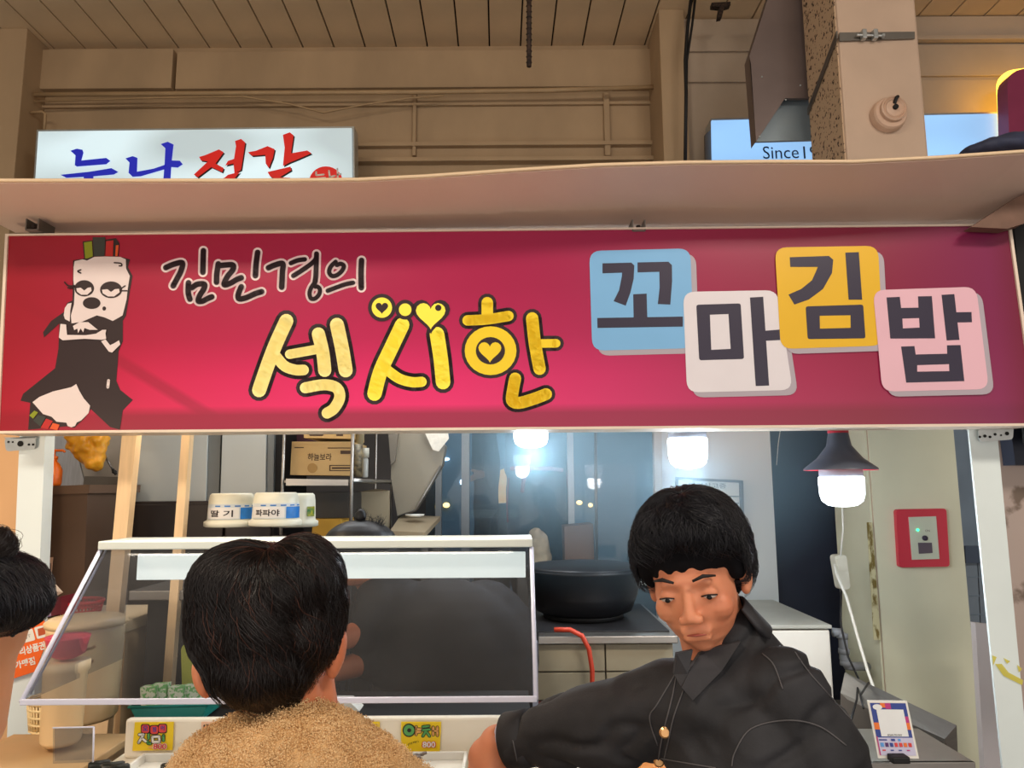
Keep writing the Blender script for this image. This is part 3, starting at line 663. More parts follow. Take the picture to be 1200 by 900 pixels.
perf(1146, 503, 1188, 518, 2.285, [(1148, 512, 1.4), (1154, 511, 1.8), (1160, 512, 1.5), (1166, 509, 1.6), (1173, 510, 1), (1180, 508, 2.2)], 'perforated steel bracket at top of the right white post')
tpm = mat('yellow_tape', (226, 214, 80), .5, alpha=.8)
tpb = MB()
for q in ([(1163, 768), (1168, 770), (1164, 780)], [(1166, 778), (1176, 792), (1198, 803), (1199, 797), (1182, 788), (1174, 778)], [(1176, 771), (1184, 775), (1180, 778)], [(1192, 779), (1198, 784), (1194, 788)]):
    flat(tpb, q, lambda x, y: P(x, y, 2.297), 0)
O('tape_scrap', tpb, tpm, label='torn scraps of yellow tape on the right white post', cat='tape', fixn=False)
post([(143, 508), (160, 508), (147, 640), (131, 640)], 2.40, .035, m_wood, 'wooden_post', 'wider pale wooden post behind the left end of the food guard', 'post')
post([(213, 507), (223, 507), (213, 638), (203, 638)], 2.40, .03, m_wood, 'wooden_post', 'thin pale wooden post between the grey cabinet doors and the jars', 'post')

# neighbour wall left, warm
O('wall_left', MB().prism([(-160, 480), (23, 508), (14, 900), (-180, 900)], 2.46, .05), mat('peach_panel', (226, 178, 128), .5, var=.05), kind='structure')
# right end wall
O('trim_1', MB().prism([(1168, 500), (1260, 500), (1330, 900), (1205, 900)], 2.44, .05), mat('peeling_plaster', (176, 158, 148), .7, c2=(112, 96, 84), lo=.42, hi=.46, scale=5), kind='structure')
O('dark_case', MB().prism([(1184, 498), (1260, 492), (1266, 545), (1190, 545)], 2.38, .06), mat('navy_case', (34, 40, 56), .5), label='dark navy case hanging right of the right white post bracket', cat='case')

# ---------------------------------------------------------------- stall interior, back
YB = 3.6
m_inw = mat('stall_wall_paint', (196, 200, 196), .5, var=.08, scale=3)
O('wall_front', MB().prism([(-100, 470), (150, 470), (130, 1000), (-160, 1000)], YB, .06), mat('stall_wall_grey', (176, 168, 158), .55, var=.1), kind='structure')
# pale cabinet with doors
gc = E('tall_cabinet', P(240, 640, 3.1), 'pale grey tall cabinet with three flat doors behind the wooden posts', 'cabinet')
Yg = 3.1
m_gdoor = mat('pale_grey_laminate', (186, 192, 192), .4, var=.05, scale=2)
for q in ([(160, 470), (244, 470), (241, 588), (152, 588)], [(262, 470), (312, 470), (311, 588), (258, 588)]):
    O('door', MB().prism(q, Yg, .02), m_gdoor, gc)
O('door', MB().prism([(246, 470), (260, 470), (256, 588), (243, 588)], Yg+.01, .02), mat('mid_grey_laminate', (110, 116, 118), .4), gc, label='narrow darker door strip')
O('door', MB().prism([(314, 470), (322, 470), (320, 588), (313, 588)], Yg+.01, .02), MATS['mid_grey_laminate'], gc)
O('cabinet_body', MB().prism([(158, 470), (330, 470), (328, 590), (152, 590)], Yg+.03, .4), m_dark, gc)
cb_ = mat('dark_brown_laminate', (40, 30, 26), .45, var=.15)
a, bq = P(150, 588, 3.0), P(560, 588, 3.0)
lc = E('base_cabinet', (a.x/2+bq.x/2, 3.2, 0), 'dark brown base cabinet under the pale grey cabinet doors', 'cabinet')
w3 = (P(262, 600, 3.0).x-a.x)/2
O('carcass', MB().box((a.x+w3*1.5, 3.25, a.z/2), (w3*3, .44, a.z), bev=.004), cb_, lc)
for k in range(3): O('door', MB().box((a.x+w3*(k+.5), 3.02, a.z/2), (w3-.008, .018, a.z-.02), bev=.004), cb_, lc)
# deep dark back wall of the stall
O('wall_inner', MB().box((-1.45, 4.35, 1.2), (2.0, .05, 2.4)), mat('inner_wall_dark', (64, 62, 62), .7, var=.2), kind='structure')

# ----- left corner: brown carton, orange bottle, bag, tissue box
m_cart = mat('brown_carton', (86, 66, 52), .6, var=.12, scale=5)
bx = E('storage_box', P(78, 720, 2.75), 'tall dark brown storage box with pasted labels behind the left white post', 'box')
O('box_body', MB().prism([(46, 573), (103, 571), (96, 735), (38, 735)], 2.7, .35), m_cart, bx)
O('box_lid', MB().prism([(45, 570), (105, 568), (104, 578), (45, 580)], 2.69, .37), mat('brown_carton_lid', (98, 76, 60), .6), bx)
m_lab = mat('paper_label', (206, 172, 150), .6); 
for q in ([(50, 582), (56, 582), (55, 607), (49, 607)], [(50, 654), (62, 653), (60, 676), (49, 678)]):
    mb = MB().prism(q, 2.687, .002); O('pasted_label', mb, m_lab, bx)
mb = MB()
for k in range(7): flat(mb, [(52+k*1.2, 660), (52.6+k*1.2, 660), (52.3+k*1.2, 673), (51.7+k*1.2, 673)], lambda x, y: P(x, y, 2.685))
O('label_print', mb, m_ink, bx, fixn=False)
ob = E('pump_bottle', P(61, 570, 2.8), 'orange pump bottle standing on the dark brown storage box', 'bottle')
m_or = mat('orange_plastic', (238, 112, 24), .35, var=.06)
bo = P(60, 569.5, 2.85)
O('bottle_body', MB().lathe(bo, [(.03, 0), (.034, .01), (.034, .06), (.022, .085), (.014, .092), (.014, .1)], 20), m_or, ob, smooth=True)
O('pump_head', MB().lathe(bo+Vector((0, 0, .1)), [(.016, 0), (.016, .012), (.007, .014), (.007, .03), (.014, .032), (.014, .038)], 12).tube([bo+Vector((0, 0, .134)), bo+Vector((.035, 0, .134)), bo+Vector((.042, 0, .128))], .005, 6), m_or, ob, smooth=True)
bg = MB()
for (x, y, rx_, ry_) in ((96, 520, 17, 14), (108, 532, 17, 15), (118, 516, 9, 12), (88, 510, 10, 10), (112, 544, 9, 8)): bg.ell(P(x, y, 2.9), (M(rx_, 2.9), M(14, 2.9), M(ry_, 2.9)), n=14)
hb = E('plastic_bag', P(103, 550, 2.9), 'crumpled amber plastic bag hanging at top left behind the sign', 'bag')
O('bag_body', remesh(bg, .008, 2, disp=lambda v, n_: noise.noise(v*40)*.012), mat('amber_plastic_film', (226, 160, 40), .3, var=.25, scale=18, bump=.4, bscale=40, sss=.2), hb, smooth=True)
O('bag_handle', MB().tube([P(96, 508, 2.9), P(98, 496, 2.9), P(108, 488, 2.9), P(116, 498, 2.9), P(114, 508, 2.9)], .006, 6), MATS['amber_plastic_film'], hb, smooth=True)
O('hook_rail', MB().tube([P(70, 486, 2.9), P(145, 486, 2.9)], .006, 6).tube([P(145, 486, 2.9), P(145, 486, 3.6)], .006, 6), m_galv, label='thin metal rail from which the amber bag hangs', cat='rail', smooth=True)
hs = E('spray_hose', P(134, 556, 3.0), 'thin grey hose ending in a black nozzle right of the amber bag', 'hose')
O('hose', MB().tube([P(124, 536, 3.0), P(127, 542, 3.0), P(132, 550, 3.0)], .004, 6), m_steel2, hs, smooth=True)
O('nozzle', MB().ell(P(134, 553, 3.0), (.010, .010, .008), n=10).tube([P(132, 550, 3.0), P(136, 556, 3.0)], .006, 6), m_black, hs, smooth=True)
ug = E('wall_shelf', P(120, 600, 3.3), 'grey steel wall shelf with a beige board below the amber bag', 'shelf')
O('shelf_top', MB().prism([(99, 558), (146, 559), (146, 567), (97, 570)], 3.2, .38), m_steel2, ug)
O('shelf_board', MB().prism([(97, 570), (144, 567), (142, 599), (103, 600)], 3.22, .02), mat('beige_board', (150, 142, 130), .55), ug)
O('shelf_leg', MB().prism([(98, 600), (101, 600), (96, 760), (93, 760)], 3.22, .02), m_steel2, ug)
O('wall_curtain', MB().prism([(54, 490), (80, 490), (100, 570), (68, 570)], 3.3, .01), mat('pale_curtain', (176, 180, 188), .6, var=.2, scale=14, stretch=(8, 1, .6)), label='pale grey curtain strip hanging left of the amber bag', cat='curtain')
O('shade_panel', MB().prism([(103, 602), (150, 602), (146, 730), (96, 730)], 3.45, .1), m_dark, label='dark panel standing in for the shade under the beige shelf board', cat='cabinet')  # solid dark panel, stands in for shade below the board
wbt = None
for k, (x, y) in enumerate(((102, 632), (108, 632), (113, 633))):
    e = E('water_bottle', P(x, 655, 3.05), ['clear blue bottle nearest the dark storage box', 'clear blue bottle in the middle of three', 'clear blue bottle nearest the wide wooden post'][k], 'bottle', 'blue bottles behind the storage box')
    c_ = P(x, 657, 3.05)
    O('bottle_body', MB().lathe(c_, [(.010, 0), (.011, .01), (.011, .10), (.007, .118)], 10), mat('blue_pet', (150, 180, 220), .15, alpha=.75), e, smooth=True)
    O('bottle_cap', MB().lathe(c_+Vector((0, 0, .118)), [(.007, 0), (.007, .014)], 10), mat('blue_cap', (70, 110, 190), .4), e, smooth=True)
O('bottle_shelf', MB().box(P(112, 658.5, 3.08), (.12, .22, .008)), m_steel2, label='thin steel ledge carrying the three blue bottles', cat='shelf')
O('red_string', MB().tube([P(113, 640, 3.0), P(122, 632, 3.0), P(130, 622, 3.0), P(131, 618, 3.0)], .002, 5), mat('red_cord', (190, 40, 70), .5), label='thin red cord beside the blue bottles', cat='cord', smooth=True)

# side worktop left with tissue box, basket, tub
zt = P(70, 722, 2.55).z
O('side_worktop', MB().box((P(90, 724, 2.55).x, 2.62, zt-.02), (.42, .34, .04), bev=.004), mat('cream_laminate', (236, 214, 176), .4, var=.03), label='cream worktop edge behind the left end of the food guard', cat='worktop')
O('worktop_base', MB().box((P(90, 724, 2.55).x, 2.63, (zt-.04)/2), (.40, .30, zt-.04)), mat('cream_panel', (226, 196, 150), .5, var=.05), label='cream cupboard under the left side worktop', cat='cabinet')
tb = E('tissue_box', P(58, 721, 2.5), 'purple tissue box with a pulled paper tissue on the left worktop', 'box')
O('box_body', MB().prism([(44, 707), (58, 702), (60, 722), (46, 725)], 2.5, .08), mat('purple_card', (120, 96, 150), .5, c2=(200, 180, 200), scale=40), tb)
O('box_end', MB().prism([(58, 702), (72, 699), (71, 720), (60, 722)], 2.5, .08), mat('maroon_card', (120, 40, 52), .5), tb)
ts = MB().add([P(50, 705, 2.53), P(52, 686, 2.52), P(60, 680, 2.53), P(63, 682, 2.54), P(74, 694, 2.53), P(66, 699, 2.52), P(62, 704, 2.54), P(57, 692, 2.50)], [(0, 1, 7), (1, 2, 7), (2, 3, 7), (3, 4, 7), (4, 5, 7), (5, 6, 7), (6, 0, 7)])
O('tissue', ts, mat('tissue_paper', (232, 208, 184), .8), tb, fixn=False)
def basket(name, px, py, Y, rpx, h, m, label, cat='basket', n=22, rings=4, taper=.85):
    e = E(name, P(px, py, Y), label, cat); c_ = P(px, py, Y); r = M(rpx, Y)
    mb = MB()
    for i in range(rings+1):
        t = i/rings; rr = r*(taper+(1-taper)*t)
        mb.tube([c_+Vector((rr*math.cos(a), rr*math.sin(a), h*t)) for a in [2*math.pi*k/32 for k in range(33)]], .0035 if i < rings else .006, 5)
    for k in range(n*2):
        a = 2*math.pi*k/(n*2); mb.tube([c_+Vector((r*taper*math.cos(a), r*taper*math.sin(a), 0)), c_+Vector((r*math.cos(a), r*math.sin(a), h))], .0028, 4)
    O('basket_lattice', mb, m, e, smooth=True)
    O('basket_floor', MB().lathe(c_, [(r*taper, 0), (r*taper, .004)], 24), m, e)
    return e
basket('red_basket', 90, 724, 2.62, 26, .055, mat('red_plastic', (214, 34, 42), .4), 'red plastic basket on the left worktop beside the tissue box')
tub = E('rice_tub', P(104, 846, 2.1), 'cream cylindrical food tub standing inside the left end of the food guard', 'tub')
ct = P(94, 842, 2.16)
O('tub_body', MB().lathe(ct, [(.085, 0), (.092, .01), (.098, .24), (.100, .25)], 32), mat('cream_plastic', (242, 212, 164), .35, var=.04), tub, smooth=True)
O('tub_lid', MB().lathe(ct+Vector((0, 0, .25)), [(.103, 0), (.105, .012), (.09, .022), (.01, .028)], 32), MATS['cream_plastic'], tub, smooth=True)
for (x, y) in ((104, 762), (102, 779)):
    O('tub_handle', MB().tube([P(x-6, y+2, 2.0), P(x-3, y-1, 1.995), P(x+3, y-2, 1.995), P(x+8, y-5, 2.0)], .004, 6), mat('brown_print', (176, 130, 92), .5), tub, smooth=True)
basket('cream_basket', 62, 852, 1.98, 26, .07, mat('cream_weave', (236, 212, 160), .5), 'cream lattice basket in front of the cream tub at far left', n=20)
O('pink_bowl', MB().lathe(P(78, 771.5, 1.95), [(.02, 0), (.042, .012), (.050, .05), (.052, .055), (.046, .05), (.036, .016)], 24), mat('pink_plastic', (232, 84, 104), .4), label='pink plastic bowl in front of the cream tub', cat='bowl', smooth=True)
O('small_tub', MB().lathe(P(78, 772.5, 1.95)-Vector((0, 0, .20)), [(.040, 0), (.046, .01), (.050, .17), (.055, .175), (.055, .196), (.01, .198)], 28), mat('cream_plastic', (242, 212, 164), .35, var=.04), label='small cream lidded tub carrying the pink bowl', cat='tub', smooth=True)

# ----- jars with fruit syrup
def jar(px, Y, wpx, ytop, lab, txt=None, blue=True, body=(92, 74, 66), wt=34, green=False):
    r = M(wpx/2, Y); c_ = P(px, ytop, Y); zt_ = c_.z
    e = E('storage_jar', (c_.x, Y, 1.335), lab, 'jar', 'white lidded jars above the food guard')
    O('jar_body', MB().lathe((c_.x, Y, 1.335), [(r*.95, 0), (r, .01), (r, zt_-.155-1.335), (r*.95, zt_-.148-1.335)], 28), mat('smoky_clear_%s' % lab[:5], body, .15, c2=(60, 44, 40), scale=14, stretch=(1, 1, .2)), e, smooth=True)
    H = M(1, Y)
    O('jar_lid', MB().lathe((c_.x, Y, zt_), [(r*1.0, -H*38), (r*1.08, -H*37), (r*1.08, -H*32), (r*.95, -H*30), (r*.92, -H*8), (r*.88, -H*2), (r*.8, 0), (r*.1, 0)], 32), mat('jar_lid_white', (226, 224, 206), .4, var=.04), e, smooth=True)
    rl = r*.955+.0008; z1, z0 = zt_-H*12, zt_-H*29
    def arc(a0, a1, za, zb, m, nm, k=10, rr=rl, lab2=None):
        mb = MB(); vs = []
        for i in range(k+1):
            a_ = math.radians(20+a0+(a1-a0)*i/k); x_, y_ = c_.x+rr*math.sin(a_), Y-rr*math.cos(a_)
            vs += [(x_, y_, za), (x_, y_, zb)]
        mb.add(vs, [(2*i, 2*i+2, 2*i+3, 2*i+1) for i in range(k)]); return O(nm, mb, m, e, fixn=False, smooth=True, label=lab2)
    if txt is not None:
        arc(-70, 70, z0, z1, mat('jar_band_paper', (214, 220, 222), .5), 'paper_band', 14, rl+.0004)
        arc(-66, 18, z0+H*1, z1-H*4, mat('hand_label', (238, 234, 230), .6), 'name_label', 12, rl+.0010)
        arc(22, 75, z0, z1-H*4, mat('blue_label', (28, 120, 205), .45, var=.2, scale=40), 'blue_label', 8, rl+.0010)
        for i in range(5): arc(-40+i*24, -26+i*24, z1-H*3, z1-H*1.6, MATS['blue_label'], 'blue_print', 3, rl+.0014)
        mb = MB(); tv = MB(); text(tv, txt, (0, 0, 0), (1, 0, 0), (0, 0, 1), H*7.5 if len(txt) > 2 else H*10, bold=.02, width=H*wt)
        for v in tv.v:
            a_ = v.x/rl-math.radians(4); rr = rl+.0022; mb.v.append(Vector((c_.x+rr*math.sin(a_), Y-rr*math.cos(a_), v.z+(z0+z1-H*4)/2)))
        mb.f = tv.f; mb.m = tv.m; O('handwriting', mb, m_ink, e, fixn=False)
    if green: arc(30, 60, z0+H*3, z1-H*3, mat('lemon_label', (180, 170, 30), .5, c2=(30, 110, 40), scale=60), 'fruit_label', 5, rl+.001)
jar(272, 2.55, 54, 578, 'white lidded jar, left of three, labelled 딸기', '딸 기', wt=26)
jar(324, 2.50, 55, 577, 'white lidded jar in the middle, labelled 파파야', '파파야', wt=28)
jar(346, 2.72, 50, 578, 'unlabelled white lidded jar tucked behind the right labelled jar', None, green=True)
O('jar_shelf', MB().box((-.96, 2.62, 1.32), (.5, .42, .03), bev=.003), m_steel2, label='steel shelf carrying the three white lidded jars', cat='shelf')
O('shelf_support', MB().box((-.96, 2.66, .652), (.46, .32, 1.304)), m_dark, label='dark cupboard below the steel jar shelf', cat='cabinet')

# ----- wire rack with cartons
rk = E('steel_rack', P(400, 640, 3.0), 'chrome steel storage rack holding brown cartons behind the jars', 'rack')
Yk = 2.95
for x, x2, Y, w in ((333, 331, Yk, 3.2), (413.5, 412, Yk, 3.6), (441, 440, 3.35, 2.2), (459.5, 459, 3.5, 1.8)):
    t = P(x, 470, Y); b2 = P(x2, 600, Y); O('rack_pole', MB().tube([t, (t.x*.5+b2.x*.5, Y, 1.9), (b2.x, Y, 0)], M(w/2, Y)*1.0+.001, 10), m_steel, rk, smooth=True)
ks = P(372, 566, Yk)
O('rack_shelf', MB().prism([(335, 561), (408, 562), (408, 569), (335, 569)], Yk-.01, .02), m_steel, rk)
sh_z = P(372, 562, Yk).z
O('rack_shelf_deck', MB().extr([Vector((P(333, 562, Yk).x, Yk, sh_z-.012)), Vector((P(413, 562, Yk).x, Yk, sh_z-.012)), Vector((P(460, 562, 3.5).x, 3.5, sh_z-.012)), Vector((P(360, 562, 3.5).x, 3.5, sh_z-.012))], (0, 0, .01)), m_steel2, rk)
O('rack_side_rail', MB().tube([(P(413, 562, Yk).x, Yk, sh_z-.006), (P(460, 562, 3.5).x, 3.5, sh_z-.006)], .010, 6), m_steel, rk, smooth=True)
m_kraft = mat('kraft_cardboard', (196, 164, 112), .65, var=.08, scale=8)
zs = sh_z+.001
cx1 = E('carton', P(375, 559, 3.02), 'brown carton printed 하늘보라 on the steel rack', 'carton')
O('carton_body', MB().prism([(342, 519), (411, 519), (411, 557.5), (340, 556.5)], 3.02, .3), m_kraft, cx1)
O('carton_lid', MB().prism([(342, 517.5), (412, 517.5), (412, 520), (342, 520)], 3.015, .31), m_kraft, cx1)
m_kink = mat('brown_ink', (70, 48, 34), .6)
mb = MB(); Yc = 3.017
ptext(mb, '하늘보라', 374.5, 535.5, Yc, 8.5, .0, 0, .01, 28)
for q in ([(386, 545), (411, 545), (411, 546), (386, 546)], [(386, 551), (411, 551), (411, 552), (386, 552)], [(386, 545), (387.2, 545), (387.2, 552), (386, 552)], [(389, 547.5), (411, 547.5), (411, 549.5), (389, 549.5)], [(345, 524), (356, 524), (356, 525), (345, 525)], [(384, 524.5), (411, 524.5), (411, 525.5), (384, 525.5)], [(399, 528), (411, 528), (411, 532), (399, 532)]): flat(mb, q, lambda x, y: P(x, y, Yc))
O('carton_print', mb, m_kink, cx1, kind='stuff', fixn=False)
mb = MB(); flat(mb, circ(366, 548.5, 5.8), lambda x, y: P(x, y, Yc)); O('carton_seal', mb, mat('gold_print', (168, 130, 70), .5), cx1, fixn=False)
cx2 = E('carton', P(390, 514, 3.05), 'brown carton topmost on the steel rack, mostly hidden by the magenta sign', 'carton')
O('carton_body', MB().prism([(357, 470), (411, 470), (411, 514), (356, 513)], 3.05, .28), m_kraft, cx2)
mb = MB(); flat(mb, [(361, 507), (380, 508), (378, 511), (363, 511)], lambda x, y: P(x, y, 3.046)); flat(mb, [(394, 508), (402, 508), (402, 511), (394, 511)], lambda x, y: P(x, y, 3.046)); O('carton_print', mb, m_kink, cx2, kind='stuff', fixn=False)
O('maroon_box', MB().prism([(338, 470), (415, 470), (415, 517.4), (338, 517.4)], 3.36, .05), mat('maroon_board', (70, 30, 40), .6), label='dark maroon board behind the cartons on the rack', cat='board')
bt = E('seasoning_bottle', P(428, 560, 3.2), 'clear bottle with white cap right of the brown carton on the rack', 'bottle')
O('bottle_body', MB().lathe(P(427.5, 559.5, 3.2), [(.012, 0), (.014, .005), (.014, .075), (.011, .085)], 14), mat('grey_clear_plastic', (170, 172, 168), .2), bt, smooth=True)
O('bottle_cap', MB().lathe(P(427.5, 559.5, 3.2)+Vector((0, 0, .085)), [(.016, 0), (.016, .04)], 14), mat('cap_white', (196, 194, 180), .5), bt, smooth=True)
O('paper_can', MB().lathe(P(418, 558, 3.08), [(.022, 0), (.022, .13)], 16), mat('label_can', (128, 116, 88), .5, c2=(60, 54, 46), scale=60), label='tall beige can between the carton and the clear bottle', cat='can', smooth=True)
O('paper_roll', MB().tube([P(421, 520, 3.15), P(427, 470, 3.15)], .017, 12), mat('rolled_paper', (172, 160, 128), .6), label='rolled paper leaning upright above the beige can', cat='roll', smooth=True)
# below the shelf
O('dark_box', MB().prism([(368, 577), (409, 577), (409, 607), (369, 607)], 3.05, .25), mat('dark_grey_box', (62, 60, 58), .6, var=.2), label='dark grey box under the rack shelf', cat='box')
O('yellow_box', MB().prism([(367, 608), (399, 608), (403, 640), (364, 640)], 3.02, .25), mat('yellow_card', (206, 160, 60), .55, var=.12), label='yellow box under the dark grey box on the rack', cat='box')
O('yellow_box_rest', MB().box((P(385, 640, 3.1).x, 3.14, P(385, 640, 3.1).z/2-.004), (.16, .25, P(385, 640, 3.1).z-.02)), m_dark, label='dark stand below the yellow box', cat='stand')
O('leaning_cardboard', MB().prism([(416, 577), (441, 573), (456, 575), (456, 640), (416, 640)], [3.3, 3.3, 3.35, 3.35, 3.3], .02), mat('dull_cardboard', (142, 130, 106), .7), label='dull cardboard sheet standing right of the rack pole', cat='cardboard')
# hood
hd = E('range_hood', P(490, 600, 3.4), 'large beige steel range hood hanging right of the storage rack', 'hood')
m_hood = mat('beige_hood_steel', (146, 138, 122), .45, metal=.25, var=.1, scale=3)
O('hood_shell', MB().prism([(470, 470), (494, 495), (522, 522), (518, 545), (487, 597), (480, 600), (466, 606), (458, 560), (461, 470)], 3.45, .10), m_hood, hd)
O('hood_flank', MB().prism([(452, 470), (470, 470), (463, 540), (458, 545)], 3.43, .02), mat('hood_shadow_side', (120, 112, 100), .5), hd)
O('hood_rim', MB().tube([P(517, 546, 3.44), P(487, 598, 3.44), P(466, 606, 3.44)], .006, 6), m_steel2, hd, smooth=True)
O('paper_sheet', MB().prism([(496, 503), (503, 496), (524, 500), (526, 514), (514, 529), (507, 527)], 3.40, .004), mat('crumpled_paper', (226, 220, 206), .7, var=.15, scale=40, bump=.5), label='white crumpled paper taped to the range hood', cat='paper')
# work table
wt_ = E('work_table', P(480, 640, 3.2), 'small work table with beige top behind the bun-haired vendor', 'table')
O('table_top', MB().extr([P(457, 622, 3.1), P(498, 624, 3.1), P(516, 605, 3.55), P(470, 603, 3.55)], (0, 0, -.02)), mat('beige_table_top', (158, 142, 116), .5, var=.1), wt_)
O('table_apron', MB().prism([(456, 626), (493, 627), (493, 633), (456, 633)], 3.12, .02), m_post, wt_)
for x, Y in ((497, 3.1), (510, 3.4), (517, 3.55)):
    t = P(x, 625, Y); O('table_leg', MB().box((t.x, Y+.02, (t.z-.02)/2), (.025, .025, t.z-.02)), m_steel2, wt_)
pz = P(486, 606, 3.35)
O('white_dish', MB().lathe(pz+Vector((0, 0, .0)), [(.02, 0), (.04, .006), (.044, .013), (.038, .010), (.02, .004)], 20), m_white, label='small white dish on the work table', cat='dish', smooth=True)

# ----- glazed partition and hall beyond
m_mull = mat('aluminium_mullion', (140, 146, 150), .4, metal=.4)
gp = E('window_1', P(600, 640, 4.0), None, None); gp['kind'] = 'structure'
for q in ([(511, 470), (518, 470), (519, 640), (512, 640)], [(541, 470), (550, 470), (550, 640), (542, 640)], [(664, 470), (671, 470), (675, 618), (667, 618)]):
    a_ = [P(x, y, 4.0) for x, y in q]; O('window_frame', MB().box(((a_[0].x+a_[1].x)/2, 4.02, 1.3), (a_[1].x-a_[0].x, .04, 2.6)), m_mull, gp)
wg = P(500, 500, 4.03).x; we = P(775, 500, 4.03).x
O('window_pane', MB().box(((wg+we)/2, 4.03, 1.3), (we-wg, .006, 2.6)), acrylic('partition_glass', (214, 228, 236), .02, .03), gp)
O('wall_far', MB().box((.3, 8.2, 1.6), (9, .1, 3.2)), mat('far_hall_wall', (92, 114, 128), .7, var=.45, scale=1.5), kind='structure')
O('platform', MB().box((.4, 6.0, .36), (4.5, 2.6, .72), bev=.01), mat('platform_concrete', (96, 96, 94), .6, var=.2), kind='structure')
cz = E('lit_showcase', P(590, 600, 6.3), 'small warm lit showcase between the two figures in the hall beyond', 'showcase')
O('lit_panel', MB().prism([(580, 553), (594, 548), (594, 589), (582, 590)], 6.3, .02), mat('lit_goods', (230, 190, 130), .5, c2=(240, 140, 60), scale=14, emit=(240, 180, 110), es=.9), cz)
O('showcase_base', MB().prism([(578, 590), (597, 590), (598, 708), (577, 708)], 6.3, .3), m_steel2, cz)
m_gl = mat('far_lamp_glow', (255, 210, 140), .5, emit=(255, 190, 110), es=6); m_gw = mat('far_lamp_white', (230, 245, 255), .5, emit=(220, 240, 255), es=6)
for i, (x, y, rx_, ry_, m, lb) in enumerate(((523, 592, 4, 3, m_gl, 'warm yellow far lamp left of the aluminium mullion'), (510, 594, 2, 1.6, m_gl, 'faint warm far lamp beside the range hood foot'), (540.5, 565, 1.6, 3, m_gw, 'white far lamp beside the middle mullion'), (522, 538, 5, 2, m_gw, 'slanting white far lamp beside the crumpled paper'),
        (597, 539, 1.3, 2.4, m_gl, 'tiny yellow lamp above the warm lit showcase'), (665, 573, 1.3, 4, m_gw, 'white lamp left of the right mullion'), (679, 589, 3.5, 2.5, m_gl, 'warm far lamp right of the right mullion'), (692, 592, 2.6, 2.4, m_gl, 'second warm far lamp further right of the right mullion'))):
    O('far_lamp', MB().ell(P(x, y, 8.13), (M(rx_, 8.13), .03, M(ry_, 8.13)), n=10), m, label=lb, cat='lamp', group='far lamps beyond the partition', smooth=True)
O('brown_carton_stack', MB().prism([(661, 617), (695, 614), (697, 672), (663, 672)], 3.75, .2), mat('brown_board', (104, 78, 60), .65, var=.1), label='brown carton standing behind the wok', cat='carton')
O('stack_pole', MB().tube([P(698, 505, 3.7), P(699, 668, 3.7)], .008, 6), m_steel2, label='thin steel upright right of the brown carton', cat='pole', smooth=True)
sk = MB()
for (x, y, r1, r2) in ((632, 640, 12, 18), (634, 656, 13, 14), (629, 626, 8, 8)): sk.ell(P(x, y, 3.9), (M(r1, 3.9), M(11, 3.9), M(r2, 3.9)), n=14)
O('grain_sack', remesh(sk, .01, 3, disp=lambda v, n_: noise.noise(v*25)*.01), mat('woven_sack', (186, 172, 146), .8, var=.2, scale=30, bump=.3), label='beige sack slumped between the legs of the red-strapped figure', cat='sack', smooth=True)
O('back_shelf', MB().box((P(660, 675, 3.8).x, 3.88, P(660, 671, 3.8).z/2), (.46, .34, P(660, 671, 3.8).z-.004), bev=.005), m_steel2, label='steel cupboard behind the wok carrying sack and carton', cat='cupboard')

# ----- cooker with wok, right of the guard
ck = E('cooking_range', P(700, 900, 2.75), 'tiled cooking range with steel rim behind the right end of the food guard', 'range')
Yo = 2.7
xa, xb = P(629, 750, Yo).x, P(790, 750, Yo).x; zt = P(650, 745, Yo).z
O('range_rim', MB().box(((xa+xb)/2, Yo+.33, zt-.012), (xb-xa+.02, .7, .026), bev=.003), m_steel, ck)
O('hob_plate', MB().box(((xa+xb)/2, Yo+.36, zt+.003), (xb-xa-.01, .62, .005), bev=.001), mat('sooty_hob', (30, 30, 33), .5, var=.4, scale=14), ck)
O('range_core', MB().box(((xa+xb)/2, Yo+.34, (zt-.03)/2), (xb-xa-.02, .62, zt-.03)), mat('mortar_grey', (110, 104, 92), .8), ck)
m_tile = mat('greasy_cream_tile', (158, 150, 128), .35, var=.15, scale=8)
tw = (xb-xa)/2; th = .095
tl = None
for r_ in range(8):
    for c_ in range(2):
        zc = zt-.03-th*(r_+.5)
        if zc < .05: break
        if r_ == 2: continue
        O('tile', MB().box((xa+tw*(c_+.5), Yo+.02, zc), (tw-.005, .014, th-.005), bev=.002), m_tile, ck)
for c_ in range(2): O('tile', MB().box((xa+tw*(c_+.5), Yo+.02, zt-.03-th*2.5), (tw-.005, .014, th-.005), bev=.002), mat('oxblood_tile', (120, 48, 46), .4, var=.2), ck, label='oxblood red tile')
O('range_back_rail', MB().prism([(625, 668), (700, 667), (770, 666), (770, 686), (625, 685)], 3.35, .05), m_post, ck)
wk = E('wok', P(665, 744, 3.0), 'large black wok sitting on the cooking range', 'wok')
cw = P(684, 744, 3.05); cw.z = zt+.007; R_ = .235
O('wok_bowl', MB().lathe(cw+Vector((.0, 0, .0)), [(.15, .012), (.19, .03), (.215, .09), (R_, .185), (R_+.008, .19), (R_, .178), (.20, .09), (.12, .03)], 36, caps=False), mat('black_iron', (24, 24, 28), .45, metal=.3), wk, smooth=True)
O('wok_lid', MB().lathe(cw+Vector((0, 0, .188)), [(R_, 0), (R_*.9, .012), (R_*.5, .022), (.02, .026)], 36), MATS['black_iron'], wk, smooth=True)
O('burner_ring', MB().lathe(cw+Vector((0, 0, -.0)), [(.14, 0), (.16, .002), (.16, .02), (.14, .025)], 24, caps=False), m_black, wk, smooth=True)
